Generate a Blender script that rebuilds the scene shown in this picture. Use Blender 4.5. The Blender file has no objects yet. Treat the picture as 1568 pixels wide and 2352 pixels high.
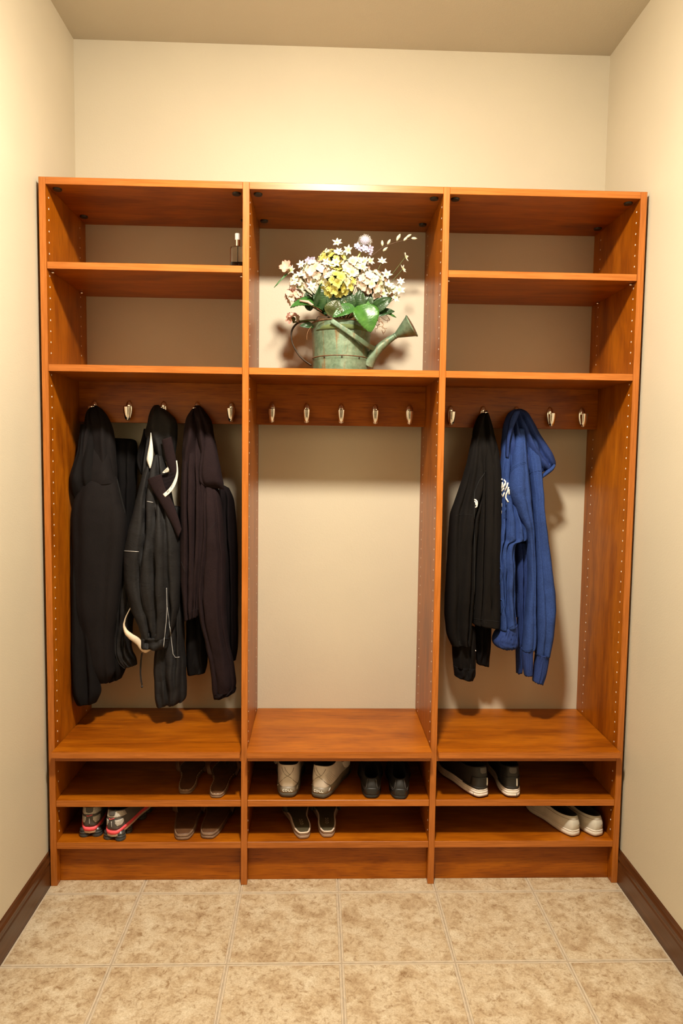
import bpy, bmesh, math, random
from mathutils import Vector, Matrix, noise
from mathutils.bvhtree import BVHTree
random.seed(7)
sc = bpy.context.scene
COL = sc.collection
PI = math.pi

# ------------------------------------------------------------------ camera
FPX, CAM = 1591.7, Vector((0.8202, -2.0952, 1.335))
PX0, PY0 = 784 - 4.37, 1176 - 2.7
RIGHT = Vector((0.99946922, -0.02984274, 0.01306512))
FWD = Vector((0.03071401, 0.99689274, -0.07253624))
UP = Vector((-0.01085984, 0.07289902, 0.9972802))
cd = bpy.data.cameras.new('camera')
cam = bpy.data.objects.new('camera', cd); COL.objects.link(cam)
cd.sensor_fit = 'VERTICAL'; cd.sensor_height = 36.0; cd.sensor_width = 24.0
cd.lens = FPX / 2352 * 36.0
cd.shift_x = 4.37 / 2352; cd.shift_y = -2.7 / 2352
cd.clip_start = 0.02
m = Matrix((RIGHT, UP, -FWD)).transposed().to_4x4(); m.translation = CAM
cam.matrix_world = m
sc.camera = cam

# ------------------------------------------------------------------ light and exposure
world = bpy.data.worlds.new('world'); sc.world = world; world.use_nodes = True
world.node_tree.nodes['Background'].inputs[0].default_value = (0.9, 0.8, 0.65, 1)
world.node_tree.nodes['Background'].inputs[1].default_value = 0.0
LX, LY, LZ = 0.86, -1.06, 2.66          # underside of the flush ceiling lamp
LAMP_COL, LAMP_POWER = (1.0, 0.905, 0.755), 750.0   # opal bowl of the ceiling lamp (built below) lights the room
sc.view_settings.view_transform = 'Standard'
sc.view_settings.look = 'None'
sc.view_settings.gamma = 1.0
sc.view_settings.exposure = 0.0
sc.view_settings.use_curve_mapping = False
sc.cycles.max_bounces = 10; sc.cycles.diffuse_bounces = 3; sc.cycles.glossy_bounces = 4
sc.cycles.transmission_bounces = 8
sc.cycles.use_denoising = True
sc.cycles.sample_clamp_indirect = 4.0
sc.cycles.caustics_reflective = False; sc.cycles.caustics_refractive = False

# ------------------------------------------------------------------ helpers
def ray(px, py):
    return RIGHT * ((px - PX0) / FPX) + FWD + UP * (-(py - PY0) / FPX)
def at(px, py, y):
    d = ray(px, py); return CAM + d * ((y - CAM.y) / d.y)
def atz(px, py, z):
    d = ray(px, py); return CAM + d * ((z - CAM.z) / d.z)

WM, BVH = {}, {}
def wm(o): return WM.get(o.name, Matrix.Identity(4)) if o else Matrix.Identity(4)

def thing(name, label, cat, loc=(0, 0, 0), rotz=0.0, group=None):
    o = bpy.data.objects.new(name, None); COL.objects.link(o)
    o.empty_display_size = 0.05
    o.location = loc; o.rotation_euler = (0, 0, rotz)
    WM[o.name] = Matrix.Translation(Vector(loc)) @ Matrix.Rotation(rotz, 4, 'Z')
    tag(o, label, cat, group)
    return o
def tag(o, label=None, cat=None, group=None, kind=None):
    if label: o['label'] = label
    if cat: o['category'] = cat
    if group: o['group'] = group
    if kind: o['kind'] = kind
    return o

def put(name, verts, faces, mat, parent=None, smooth=True, local=False, label=None, kind=None, bvh=False, auto=None, sub=0):
    """one mesh object; verts in world coordinates unless local"""
    W = wm(parent)
    if not local:
        if bvh: pts = [Vector(v) for v in verts]
        inv = W.inverted(); vs = [inv @ Vector(v) for v in verts]
    else:
        vs = [Vector(v) for v in verts]
        if bvh: pts = [W @ v for v in vs]
    me = bpy.data.meshes.new(name); me.from_pydata([tuple(v) for v in vs], [], faces)
    mats = mat if isinstance(mat, (list, tuple)) else [mat]
    for mm in mats: me.materials.append(mm)
    if smooth: me.polygons.foreach_set('use_smooth', [True] * len(me.polygons))
    me.update()
    o = bpy.data.objects.new(name, me); COL.objects.link(o)
    if parent: o.parent = parent
    WM[o.name] = W
    if bvh: BVH[o.name] = BVHTree.FromPolygons([tuple(p) for p in pts], faces)
    if label: o['label'] = label
    if kind: o['kind'] = kind
    if auto is not None:
        try: me.set_sharp_from_angle(angle=auto)
        except Exception: pass
    if sub:
        mo = o.modifiers.new('s', 'SUBSURF'); mo.levels = sub; mo.render_levels = sub
    return o

def clone(o, parent, loc, rot=None, scale=None):
    c = o.copy(); COL.objects.link(c); c.parent = parent
    c.location = loc
    if rot is not None: c.rotation_euler = rot
    if scale is not None: c.scale = scale if not isinstance(scale, (int, float)) else (scale,) * 3
    return c

def box_geo(x0, x1, y0, y1, z0, z1, bev=0.0008, seg=1):
    bm = bmesh.new(); bmesh.ops.create_cube(bm, size=1)
    for v in bm.verts:
        v.co = Vector(((x0 + x1) / 2 + v.co.x * (x1 - x0), (y0 + y1) / 2 + v.co.y * (y1 - y0), (z0 + z1) / 2 + v.co.z * (z1 - z0)))
    if bev: bmesh.ops.bevel(bm, geom=list(bm.edges), offset=bev, segments=seg, affect='EDGES')
    V = [v.co.copy() for v in bm.verts]; bm.verts.index_update(); F = [[v.index for v in f.verts] for f in bm.faces]
    bm.free(); return V, F
def box(name, b, mat, parent=None, bev=0.0008, local=False, label=None, **k):
    V, F = box_geo(*b, bev=bev); return put(name, V, F, mat, parent, smooth=False, local=local, label=label, **k)

def join(*geos):
    V, F = [], []
    for v, f in geos:
        n = len(V); V += list(v); F += [[i + n for i in q] for q in f]
    return V, F

def tube_geo(pts, r, n=8, caps=True):
    pts = [Vector(p) for p in pts]; N = len(pts)
    rs = r if isinstance(r, (list, tuple)) else [r] * N
    V, F = [], []; prev = None
    for i, p in enumerate(pts):
        t = (pts[min(i + 1, N - 1)] - pts[max(i - 1, 0)]); t = t.normalized() if t.length > 1e-9 else Vector((0, 0, 1))
        if prev is None:
            a = Vector((0, 0, 1)) if abs(t.z) < .9 else Vector((1, 0, 0)); u = (a - t * a.dot(t)).normalized()
        else:
            u = prev - t * prev.dot(t); u = u.normalized() if u.length > 1e-6 else prev
        prev = u; w = t.cross(u)
        for k in range(n):
            a = 2 * PI * k / n; V.append(p + (u * math.cos(a) + w * math.sin(a)) * rs[i])
    for i in range(N - 1):
        for k in range(n):
            F.append([i * n + k, i * n + (k + 1) % n, (i + 1) * n + (k + 1) % n, (i + 1) * n + k])
    if caps: F.append(list(range(n))[::-1]); F.append([(N - 1) * n + k for k in range(n)])
    return V, F
def lathe_geo(prof, n=32, axis=None, origin=(0, 0, 0), close=False):
    """prof: (r, h); axis: unit vector; caps when r small"""
    ax = Vector(axis or (0, 0, 1)).normalized(); o = Vector(origin)
    a = Vector((0, 1, 0)) if abs(ax.z) > .8 else Vector((0, 0, 1)); u = (a - ax * a.dot(ax)).normalized(); w = ax.cross(u)
    V, F = [], []
    for r, h in prof:
        for k in range(n):
            t = 2 * PI * k / n; V.append(o + ax * h + (u * math.cos(t) + w * math.sin(t)) * r)
    for i in range(len(prof) - 1):
        for k in range(n): F.append([i * n + k, i * n + (k + 1) % n, (i + 1) * n + (k + 1) % n, (i + 1) * n + k])
    F.append(list(range(n))[::-1]); F.append([(len(prof) - 1) * n + k for k in range(n)])
    return V, F
def catmull(pts, per=6):
    P = [tuple(p) for p in pts]; out = []
    P = [P[0]] + P + [P[-1]]
    for i in range(1, len(P) - 2):
        for s in range(per):
            t = s / per
            out.append(tuple(0.5 * ((2 * b) + (-a + c) * t + (2 * a - 5 * b + 4 * c - d) * t * t + (-a + 3 * b - 3 * c + d) * t ** 3)
                             for a, b, c, d in zip(P[i - 1], P[i], P[i + 1], P[i + 2])))
    out.append(P[-2]); return out

# ------------------------------------------------------------------ materials
class NT:
    def __init__(s, name):
        s.m = bpy.data.materials.new(name); s.m.use_nodes = True; s.t = s.m.node_tree; s.n = s.t.nodes
        s.b = s.n['Principled BSDF']
    def add(s, ty, **kw):
        n = s.n.new(ty)
        for k, v in kw.items():
            if k.startswith('i_'):
                key = k[2:]; key = int(key) if key.isdigit() else key.replace('_', ' ')
                n.inputs[key].default_value = v
            else: setattr(n, k, v)
        return n
    def link(s, a, b): s.t.links.new(a, b)
    def set(s, **kw):
        for k, v in kw.items(): s.b.inputs[k.replace('_', ' ')].default_value = v
        return s
    def coords(s, scale=(1, 1, 1), rnd=True, which='Object'):
        tc = s.add('ShaderNodeTexCoord'); mp = s.add('ShaderNodeMapping'); mp.inputs['Scale'].default_value = scale
        if rnd:
            oi = s.add('ShaderNodeObjectInfo'); mu = s.add('ShaderNodeVectorMath', operation='MULTIPLY'); 
            cb = s.add('ShaderNodeCombineXYZ')
            for k in range(3): s.link(oi.outputs['Random'], cb.inputs[k])
            mu.inputs[1].default_value = (37.1, 21.7, 53.3); s.link(cb.outputs[0], mu.inputs[0]); s.link(mu.outputs[0], mp.inputs['Location'])
        s.link(tc.outputs[which], mp.inputs['Vector']); return mp.outputs[0]
    def noise(s, vec, scale, detail=4, rough=.5, dist=0):
        n = s.add('ShaderNodeTexNoise'); n.inputs['Scale'].default_value = scale; n.inputs['Detail'].default_value = detail
        n.inputs['Roughness'].default_value = rough; n.inputs['Distortion'].default_value = dist
        s.link(vec, n.inputs['Vector']); return n.outputs['Fac']
    def ramp(s, fac, stops, interp='LINEAR'):
        r = s.add('ShaderNodeValToRGB'); cr = r.color_ramp; cr.interpolation = interp
        while len(cr.elements) < len(stops): cr.elements.new(0.5)
        for e, (p, c) in zip(cr.elements, stops):
            e.position = p; e.color = (*c, 1) if len(c) == 3 else c
        s.link(fac, r.inputs[0]); return r.outputs[0]
    def mix(s, fac, a, b, mode='MIX'):
        n = s.add('ShaderNodeMix', data_type='RGBA', blend_type=mode)
        for sock, v in ((n.inputs['Factor'], fac), (n.inputs['A'], a), (n.inputs['B'], b)):
            pass
        fi = n.inputs[0]; ai = n.inputs[6]; bi = n.inputs[7]
        for sock, v in ((fi, fac), (ai, a), (bi, b)):
            if isinstance(v, (int, float)): sock.default_value = v
            elif isinstance(v, tuple): sock.default_value = (*v, 1)
            else: s.link(v, sock)
        return n.outputs[2]
    def bump(s, h, strength=.3, dist=.001):
        b = s.add('ShaderNodeBump'); b.inputs['Strength'].default_value = strength; b.inputs['Distance'].default_value = dist
        s.link(h, b.inputs['Height']); s.link(b.outputs[0], s.b.inputs['Normal'])
    def color(s, c):
        if isinstance(c, tuple): s.b.inputs['Base Color'].default_value = (*c, 1)
        else: s.link(c, s.b.inputs['Base Color'])
        return s

def simple(name, c, rough=.6, metal=0.0, spec=.5, nscale=0, namp=.15, bump=0, bscale=200, sheen=0):
    t = NT(name); t.set(Roughness=rough, Metallic=metal); t.b.inputs['Specular IOR Level'].default_value = spec
    if sheen: t.b.inputs['Sheen Weight'].default_value = sheen; t.b.inputs['Sheen Roughness'].default_value = .5
    v = t.coords(rnd=False)
    f = t.noise(v, nscale or 30, 3)
    lo_ = tuple(x * (1 - namp) for x in c); hi = tuple(min(1, x * (1 + namp)) for x in c)
    t.color(t.ramp(f, [(.3, lo_), (.7, hi)]))
    if bump:
        t.bump(t.noise(v, bscale, 2), bump, .001)
    return t.m

def wood(name, grain, tint=1.0, red=1.0):
    t = NT(name)
    sc3 = {'x': (2.0, 15, 15), 'z': (15, 15, 2.0)}[grain]
    v = t.coords(sc3)
    f1 = t.noise(v, 1.0, 6, .65, 1.1)
    sc4 = {'x': (14, 280, 280), 'z': (280, 280, 14)}[grain]
    v2 = t.coords(sc4); f2 = t.noise(v2, 1.0, 3, .6)
    v3 = t.coords({'x': (2.4, 7, 7), 'z': (7, 7, 2.4)}[grain]); f3 = t.noise(v3, 1.0, 3, .55, 1.2)
    def c(a): return (a[0] * tint, a[1] * tint * red, a[2] * tint * red)
    base = t.ramp(f1, [(.3, c((.36, .082, .0015))), (.5, c((.50, .130, .003))), (.68, c((.62, .180, .005)))])
    fine = t.ramp(f2, [(.32, (.66, .58, .50)), (.46, (.95, .94, .93)), (.62, (1.06, 1.06, 1.06))])
    blot = t.ramp(f3, [(.30, (.66, .58, .52)), (.50, (1, 1, 1)), (.75, (1.06, 1.08, 1.1))])
    col = t.mix(1.0, base, fine, 'MULTIPLY'); col = t.mix(1.0, col, blot, 'MULTIPLY')
    t.color(col)
    t.set(Roughness=.36); t.b.inputs['Specular IOR Level'].default_value = .3
    t.bump(f2, .06, .0006)
    return t.m

def banding(name, grain):
    t = NT(name); v = t.coords({'x': (10, 260, 260), 'z': (260, 260, 10)}[grain]); f = t.noise(v, 1.0, 3, .6); v2 = t.coords({'x': (1.5, 9, 9), 'z': (9, 9, 1.5)}[grain]); g = t.noise(v2, 1, 3)
    a = t.ramp(f, [(.35, (.36, .105, .012)), (.6, (.47, .150, .026))]); b = t.ramp(g, [(.35, (.88, .85, .82)), (.65, (1.05, 1.05, 1.05))])
    t.color(t.mix(1.0, a, b, 'MULTIPLY')); t.set(Roughness=.34); t.b.inputs['Specular IOR Level'].default_value = .35; return t.m

def paint(name, c, bump=.35):
    t = NT(name); v = t.coords(rnd=False)
    f = t.noise(v, 260, 3, .6); g = t.noise(v, 3, 3)
    t.color(t.ramp(g, [(.3, tuple(x * .97 for x in c)), (.7, tuple(min(1, x * 1.02) for x in c))]))
    t.set(Roughness=.5); t.b.inputs['Specular IOR Level'].default_value = .35
    t.bump(f, bump, .0012); return t.m

M_WALL = paint('wall_paint', (.60, .53, .395))
M_CEIL = paint('ceiling_paint', (.58, .53, .42), .55)
M_WX = wood('cherry_laminate_across', 'x', .66)
M_WZ = wood('cherry_laminate_upright', 'z', .66)
M_BX = banding('edge_banding_across', 'x'); M_BZ = banding('edge_banding_upright', 'z')

def tile_mat():
    t = NT('floor_tile_print')
    v = t.coords((1, 1, 1))
    f1 = t.noise(v, 15, 8, .66, .4); f2 = t.noise(v, 60, 7, .78, .7); f3 = t.noise(v, 210, 4, .75)
    a = t.ramp(f1, [(.30, (.34, .235, .135)), (.45, (.45, .345, .22)), (.56, (.52, .425, .295)), (.74, (.58, .50, .37))])
    b = t.ramp(f2, [(.35, (.58, .47, .36)), (.46, (.97, .96, .95)), (.60, (1.12, 1.14, 1.17))])
    c = t.ramp(f3, [(.36, (.84, .79, .72)), (.6, (1.05, 1.05, 1.05))])
    col = t.mix(1.0, a, b, 'MULTIPLY'); col = t.mix(1.0, col, c, 'MULTIPLY')
    t.color(col); t.set(Roughness=.48); t.b.inputs['Specular IOR Level'].default_value = .35
    t.bump(f2, .25, .0008); return t.m
M_TILE = tile_mat()
M_TEDGE = simple('tile_border', (.51, .415, .30), .5, nscale=60, namp=.12)
M_GROUT = simple('grout', (.40, .32, .225), .8, nscale=120, namp=.15, bump=.3)
M_CHROME = simple('polished_chrome', (.86, .82, .76), .07, 1.0, nscale=2, namp=.01)
M_DARKMETAL = simple('dark_fitting', (.03, .025, .02), .5, .3)
M_HOLE = simple('hole_rim', (.90, .84, .74), .5)
M_WHITEMETAL = simple('white_lamp_metal', (.8, .78, .74), .4)
def emis():
    t = NT('lamp_diffuser'); t.b.inputs['Emission Color'].default_value = (*LAMP_COL, 1)
    t.b.inputs['Emission Strength'].default_value = LAMP_POWER; t.color((.9, .88, .82)); return t.m
M_LAMP = emis()

# ------------------------------------------------------------------ room
XL, XR, YB, YF, HC = -0.012, 1.7985, 0.348, -4.6, 2.7236
def struct(name, b, mat, bev=0):
    return tag(box(name, b, mat, None, bev=bev), kind='structure')
floor = struct('floor', (XL - .1, XR + .1, YF - .1, YB + .1, -.06, -.0022), M_GROUT)
struct('ceiling', (XL - .1, XR + .1, YF - .1, YB + .1, HC, HC + .06), M_CEIL)
struct('wall_back', (XL - .1, XR + .1, YB, YB + .1, 0 - .002, HC), M_WALL)
struct('wall_left', (XL - .1, XL, YF, YB, -.002, HC), M_WALL)
struct('wall_right', (XR, XR + .1, YF, YB, -.002, HC), M_WALL)
struct('wall_front', (XL - .1, XR + .1, YF - .1, YF, -.002, HC), M_WALL)
# baseboards with a moulded profile
def baseboard(name, xw, sgn):
    prof = [(0, 0), (.0108, 0), (.0108, .062), (.0088, .068), (.0088, .074), (.0106, .078), (.0100, .086), (.0066, .093), (.0040, .102), (0, .104)]
    V, F = [], []
    for y in (YB - .004, YF):
        for d, z in prof: V.append((xw + sgn * d, y, z))
    n = len(prof)
    for i in range(n - 1): F.append([i, i + 1, n + i + 1, n + i])
    F.append(list(range(n))); F.append([n + i for i in range(n)][::-1])
    o = put(name, V, F, M_BASEY, None, smooth=False); tag(o, kind='structure')
def wood_y():
    t = NT('dark_stained_wood_long')
    v = t.coords((22, 1.2, 22)); f1 = t.noise(v, 1.0, 5, .6, .6); v2 = t.coords((160, 6, 160)); f2 = t.noise(v2, 1, 3)
    a = t.ramp(f1, [(.3, (.055, .018, .006)), (.7, (.115, .040, .012))]); b = t.ramp(f2, [(.35, (.7, .7, .7)), (.65, (1.1, 1.1, 1.1))])
    t.color(t.mix(1.0, a, b, 'MULTIPLY')); t.set(Roughness=.3); return t.m
M_BASEY = wood_y()
baseboard('baseboard_left', XL, 1); baseboard('baseboard_right', XR, -1)

# floor tiles, one object each, raised border and pressed joints
TP, TX0, TY0, G = 0.3039, 0.2871, -0.0402, 0.0030
def tile_geo(x0, x1, y0, y1, jit):
    """slightly pillowed tile with an uneven pressed border"""
    V, F = [], []
    def loop(ins, z, wob):
        pts = []; N = 14
        xs0, xs1, ys0, ys1 = x0 + ins, x1 - ins, y0 + ins, y1 - ins
        c = [(xs0, ys0), (xs1, ys0), (xs1, ys1), (xs0, ys1)]
        for e in range(4):
            a, b = c[e], c[(e + 1) % 4]
            for k in range(N):
                t = k / N; x = a[0] + (b[0] - a[0]) * t; y = a[1] + (b[1] - a[1]) * t
                w = (noise.noise(Vector((x * 40 + jit, y * 40, 3.3))) * wob) if 0 < k else 0
                if e % 2 == 0: y += w
                else: x += w
                pts.append((x, y, z))
        return pts
    L = [loop(0, -.0022, 0), loop(.0003, -.0004, .0005), loop(.0012, 0, .0008), loop(.0042, -.0001, .0011), loop(.0049, -.0014, .0012), loop(.0056, -.0001, .0013)]
    n = len(L[0]); mi = []
    for l in L: V += l
    for k in range(len(L) - 1):
        for i in range(n):
            F.append([k * n + i, k * n + (i + 1) % n, (k + 1) * n + (i + 1) % n, (k + 1) * n + i]); mi.append(0)
    F.append([(len(L) - 1) * n + i for i in range(n)]); mi.append(1)
    return V, F, mi
for r in range(-1, 15):
    for c in range(-1, 6):
        x0 = max(TX0 + (c - 1) * TP + TP + G / 2 - TP, XL + .011); x0 = max(TX0 + (c - 1) * TP + G / 2, XL + .0112)
        x1 = min(TX0 + c * TP - G / 2, XR - .0112)
        y1 = min(TY0 - r * TP - G / 2, YB - .0005); y0 = max(TY0 - (r + 1) * TP + G / 2, YF + .0005)
        if x1 - x0 < .02 or y1 - y0 < .02: continue
        V, F, mi = tile_geo(x0, x1, y0, y1, r * 7 + c)
        cx, cy = (x0 + x1) / 2, (y0 + y1) / 2
        o = put('tile', [(a - cx, b - cy, z) for a, b, z in V], F, [M_TEDGE, M_TILE], floor, smooth=False, local=True)
        o.location = (cx, cy, 0)
        o.data.polygons.foreach_set('material_index', mi)

# ceiling lamp (above and in front of the lockers)
lamp = thing('ceiling_light', 'round white flush ceiling lamp in front of the lockers', 'ceiling light', (LX, LY, HC))
V, F = lathe_geo([(.02, 0), (.128, 0), (.132, -.006), (.128, LZ - HC), (.112, LZ - HC), (.110, LZ - HC + .01), (.02, LZ - HC + .01)], 40)
put('lamp_housing', V, F, M_WHITEMETAL, lamp, local=True, auto=.6)
V, F = lathe_geo([(.004, .005), (.108, .005)] + [(.108 * math.cos(q * PI / 12), -.041 * math.sin(q * PI / 12)) for q in range(0, 6)] + [(.004, -.041)], 24)
put('diffuser', [v + Vector((0, 0, LZ - HC)) for v in V], F, M_LAMP, lamp, local=True)

# ------------------------------------------------------------------ locker unit
P, T, D = 0.5894, 0.0197, 0.348
W3 = 3 * P + T
ZT, S1, S2, S3, SB1, SB2, TS = 2.1431, 1.9036, 1.6076, 0.443, 0.2747, 0.1397, 0.0205
unit = thing('locker_unit', 'cherry wood mudroom locker unit with three open bays', 'locker', (W3 / 2, D / 2, 0))
DB = D - .0008
for i in range(4):
    box('side_panel', (i * P, i * P + T, 0, DB, 0, ZT), M_WZ, unit)
bays = [(i * P + T, (i + 1) * P) for i in range(3)]
HOOKPX = [(217, 297, 376, 453, 532), (625, 704, 783, 861, 939), (1034, 1108, 1185, 1262, 1335)]

def hook_geo():
    V, F = [], []
    # back plate: long tapered drop with a domed face
    N = 20; rings = []
    for ins, y in ((1.0, 0), (1.0, -.002), (.86, -.0045), (.5, -.006)):
        for k in range(N):
            a = 2 * PI * k / N; z = math.sin(a) * .032 + .003; w = .0110 + .0016 * math.sin(a)
            V.append(Vector((math.cos(a) * w * ins, y, z * ins)))
    for i in range(3):
        for k in range(N): F.append([i * N + k, (i + 1) * N + k, (i + 1) * N + (k + 1) % N, i * N + (k + 1) % N][::-1])
    F.append([3 * N + k for k in range(N)])
    # broad prong sweeping out and up, ball tip at its foot
    path = [(-.004, -.024, .0062), (-.012, -.0290, .0068), (-.022, -.028, .0078), (-.029, -.018, .0092), (-.032, -.004, .0106), (-.034, .007, .0112), (-.0350, .0130, .0106)]
    path = catmull(path, 3); M = 12; n0 = len(V)
    for i, (y, z, w) in enumerate(path):
        a = path[max(i - 1, 0)]; b = path[min(i + 1, len(path) - 1)]
        t = Vector((0, b[0] - a[0], b[1] - a[1])).normalized(); nn = Vector((0, t.z, -t.y))
        th = .0032 if i < len(path) - 1 else .0018
        for k in range(M):
            q = 2 * PI * k / M; V.append(Vector((math.cos(q) * w, y, z)) + nn * math.sin(q) * th)
    for i in range(len(path) - 1):
        for k in range(M): F.append([n0 + i * M + k, n0 + i * M + (k + 1) % M, n0 + (i + 1) * M + (k + 1) % M, n0 + (i + 1) * M + k])
    F.append([n0 + k for k in range(M)][::-1]); F.append([n0 + (len(path) - 1) * M + k for k in range(M)])
    g = lathe_geo([(.0005, -.0055), (.0038, -.004), (.0055, 0), (.0038, .004), (.0005, .0055)], 12, (0, 0, 1), (0, -.022, -.0275))
    return join((V, F), g)
hook_mesh = None
RAILY = D - .089
for i, (a, b) in enumerate(bays):
    box('top_panel', (a, b, 0, DB, ZT - TS, ZT), M_WX, unit)
    if i != 1: box('shelf', (a + .0005, b - .0005, .0012, DB, S1 - TS, S1), M_WX, unit)
    box('shelf', (a, b, .0006, DB, S2 - TS, S2), M_WX, unit)
    V, F = box_geo(a + .0003, b - .0003, -.033, DB, S3 - TS, S3, bev=.002, seg=2); put('seat_board', V, F, M_WX, unit, smooth=False)
    box('seat_support', (a, b, .0006, DB, S3 - 2 * TS - .002, S3 - TS), M_WX, unit)
    box('shoe_shelf', (a + .0005, b - .0005, .0010, DB, SB1 - TS, SB1), M_WX, unit)
    box('shoe_shelf', (a, b, .0006, DB, SB2 - TS, SB2), M_WX, unit)
    box('kick_board', (a, b, .029, .046, 0, SB2 - TS), M_WX, unit)
    rail = box('hook_rail', (a, b, RAILY, RAILY + .019, 1.452, S2 - TS), M_WX, unit)
    for px in HOOKPX[i]:
        p = at(px, 951, RAILY)
        inv = wm(rail).inverted()
        if hook_mesh is None:
            V, F = hook_geo()
            h = put('coat_hook', [p + v for v in V], F, M_CHROME, rail); 
            # recentre on its own origin so copies can share the mesh
            for v, q in zip(h.data.vertices, V): v.co = q
            h.location = inv @ Vector((p.x, RAILY, 1.491)); hook_mesh = h
        else:
            clone(hook_mesh, rail, inv @ Vector((p.x, RAILY, 1.491)))
    # dark cam fittings under the top board, chrome shelf pins under the loose shelves
    for x in (a + .022, b - .022):
        for y in (.035, .265):
            V, F = lathe_geo([(.001, -.004), (.012, -.004), (.013, -.001), (.013, .002), (.001, .002)], 16, (0, 0, 1), (x, y, ZT - TS - .001))
            put('cam_fitting', V, F, M_DARKMETAL, unit, auto=.6)
    if i != 1:
        for x, s in ((a, 1), (b, -1)):
            for y in (.030, .280):
                V, F = tube_geo([(x - .002 * s, y, S1 - TS - .0035), (x + .010 * s, y, S1 - TS - .0035)], .0030, 8)
                put('shelf_pin', V, F, M_CHROME, unit)
# front edges carry a slightly paler edge banding
for o in list(unit.children):
    if o.name.split('.')[0] in ('side_panel', 'top_panel', 'shelf', 'seat_board', 'seat_support', 'shoe_shelf'):
        o.data.materials.append(M_BZ if o.name.startswith('side') else M_BX)
        for f_ in o.data.polygons:
            if f_.normal.y < -.9: f_.material_index = 1
# rows of drilled shelf holes: two columns on every inner face (far too small to tell singly)
for i in range(3):
    for s, x in ((1, bays[i][0]), (-1, bays[i][1])):
        V, F = [], []
        for y in (.024, .290):
            n = -1
            for n in range(-1, 61):
                z = 2.0601 - n * .03212
                if z < .16 or S3 - .06 < z < S3 + .01 or abs(z - SB1) < .03 or abs(z - S2) < .018 or (i != 1 and -.028 < z - S1 < .006): continue
                if y > .1 and 1.44 < z < 1.61: continue
                k0 = len(V)
                for k in range(8):
                    q = 2 * PI * k / 8; V.append((x + s * .0003, y + math.cos(q) * .0023, z + math.sin(q) * .0023))
                for k in range(8):
                    q = 2 * PI * k / 8; V.append((x - s * .0002, y + math.cos(q) * .0029, z + math.sin(q) * .0029))
                F.append([k0 + k for k in range(8)][::s])
                for k in range(8): F.append([k0 + k, k0 + (k + 1) % 8, k0 + 8 + (k + 1) % 8, k0 + 8 + k][::-s])
        put('shelf_holes', V, F, M_HOLE, unit, smooth=False, kind='stuff')

# ------------------------------------------------------------------ hanging clothes
def fabric(name, c, rough=.9, scale=380, bump=.5, sheen=.0, var=.12, spec=.15, crease=0):
    t = NT(name); v = t.coords(rnd=False)
    f = t.noise(v, scale, 2, .6); g = t.noise(v, 14, 3)
    a = t.ramp(g, [(.3, tuple(x * (1 - var) for x in c)), (.7, tuple(x * (1 + var) for x in c))])
    b = t.ramp(f, [(.35, (.82, .82, .82)), (.65, (1.15, 1.15, 1.15))])
    t.color(t.mix(1.0, a, b, 'MULTIPLY')); t.set(Roughness=rough); t.b.inputs['Specular IOR Level'].default_value = spec
    if sheen: t.b.inputs['Sheen Weight'].default_value = sheen; t.b.inputs['Sheen Roughness'].default_value = .4
    if crease:
        cv = t.coords((26, 26, 60), rnd=False); cn = t.noise(cv, 1.0, 5, .62, .8)
        b2 = t.add('ShaderNodeBump'); b2.inputs['Strength'].default_value = crease; b2.inputs['Distance'].default_value = .005; t.link(cn, b2.inputs['Height'])
        b1 = t.add('ShaderNodeBump'); b1.inputs['Strength'].default_value = bump; b1.inputs['Distance'].default_value = .0006; t.link(f, b1.inputs['Height']); t.link(b2.outputs[0], b1.inputs['Normal']); t.link(b1.outputs[0], t.b.inputs['Normal'])
        return t.m
    t.bump(f, bump, .0006); return t.m
F_SOFT = fabric('black_softshell', (.0085, .0066, .0066))
F_SOFTD = fabric('black_softshell_shaded', (.0048, .0038, .0038))  # darker softshell copy: shade on the rear folds is put into the colour
F_SKI = fabric('charcoal_shell', (.0115, .0104, .0104), .70, 900, .25, spec=.22, crease=.4)
F_PLUM = fabric('plum_black_fleece', (.0165, .0088, .0095), .95, 300, .8)
F_PLUMD = fabric('plum_black_fleece_shaded', (.0075, .0044, .005), .95, 300, .8)  # same fleece darkened, shade coloured in for back, cuff and inner collar
F_JER = fabric('black_jersey', (.0062, .0048, .0040))
F_BLUE = fabric('blue_fleece', (.026, .054, .185), .95, 330, .7, var=.10, crease=.35)
F_BLUED = fabric('blue_fleece_rib_shaded', (.023, .044, .16), .95, 330, .7, var=.10)  # ribbed hems and cuffs; its darker blue also paints shade on hood and back
F_SEAM = fabric('blue_seam', (.02, .045, .15))
F_REFL = simple('reflective_piping', (.42, .41, .40), .4)
F_WHITE = simple('white_cotton', (.80, .76, .68), .8)
F_CREAM = simple('cream_tricot_lining', (.72, .60, .44), .6)
F_CORD = simple('black_cord', (.012, .011, .010), .6)
F_SEAMB = simple('black_seam', (.003, .003, .003), .8)

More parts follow.
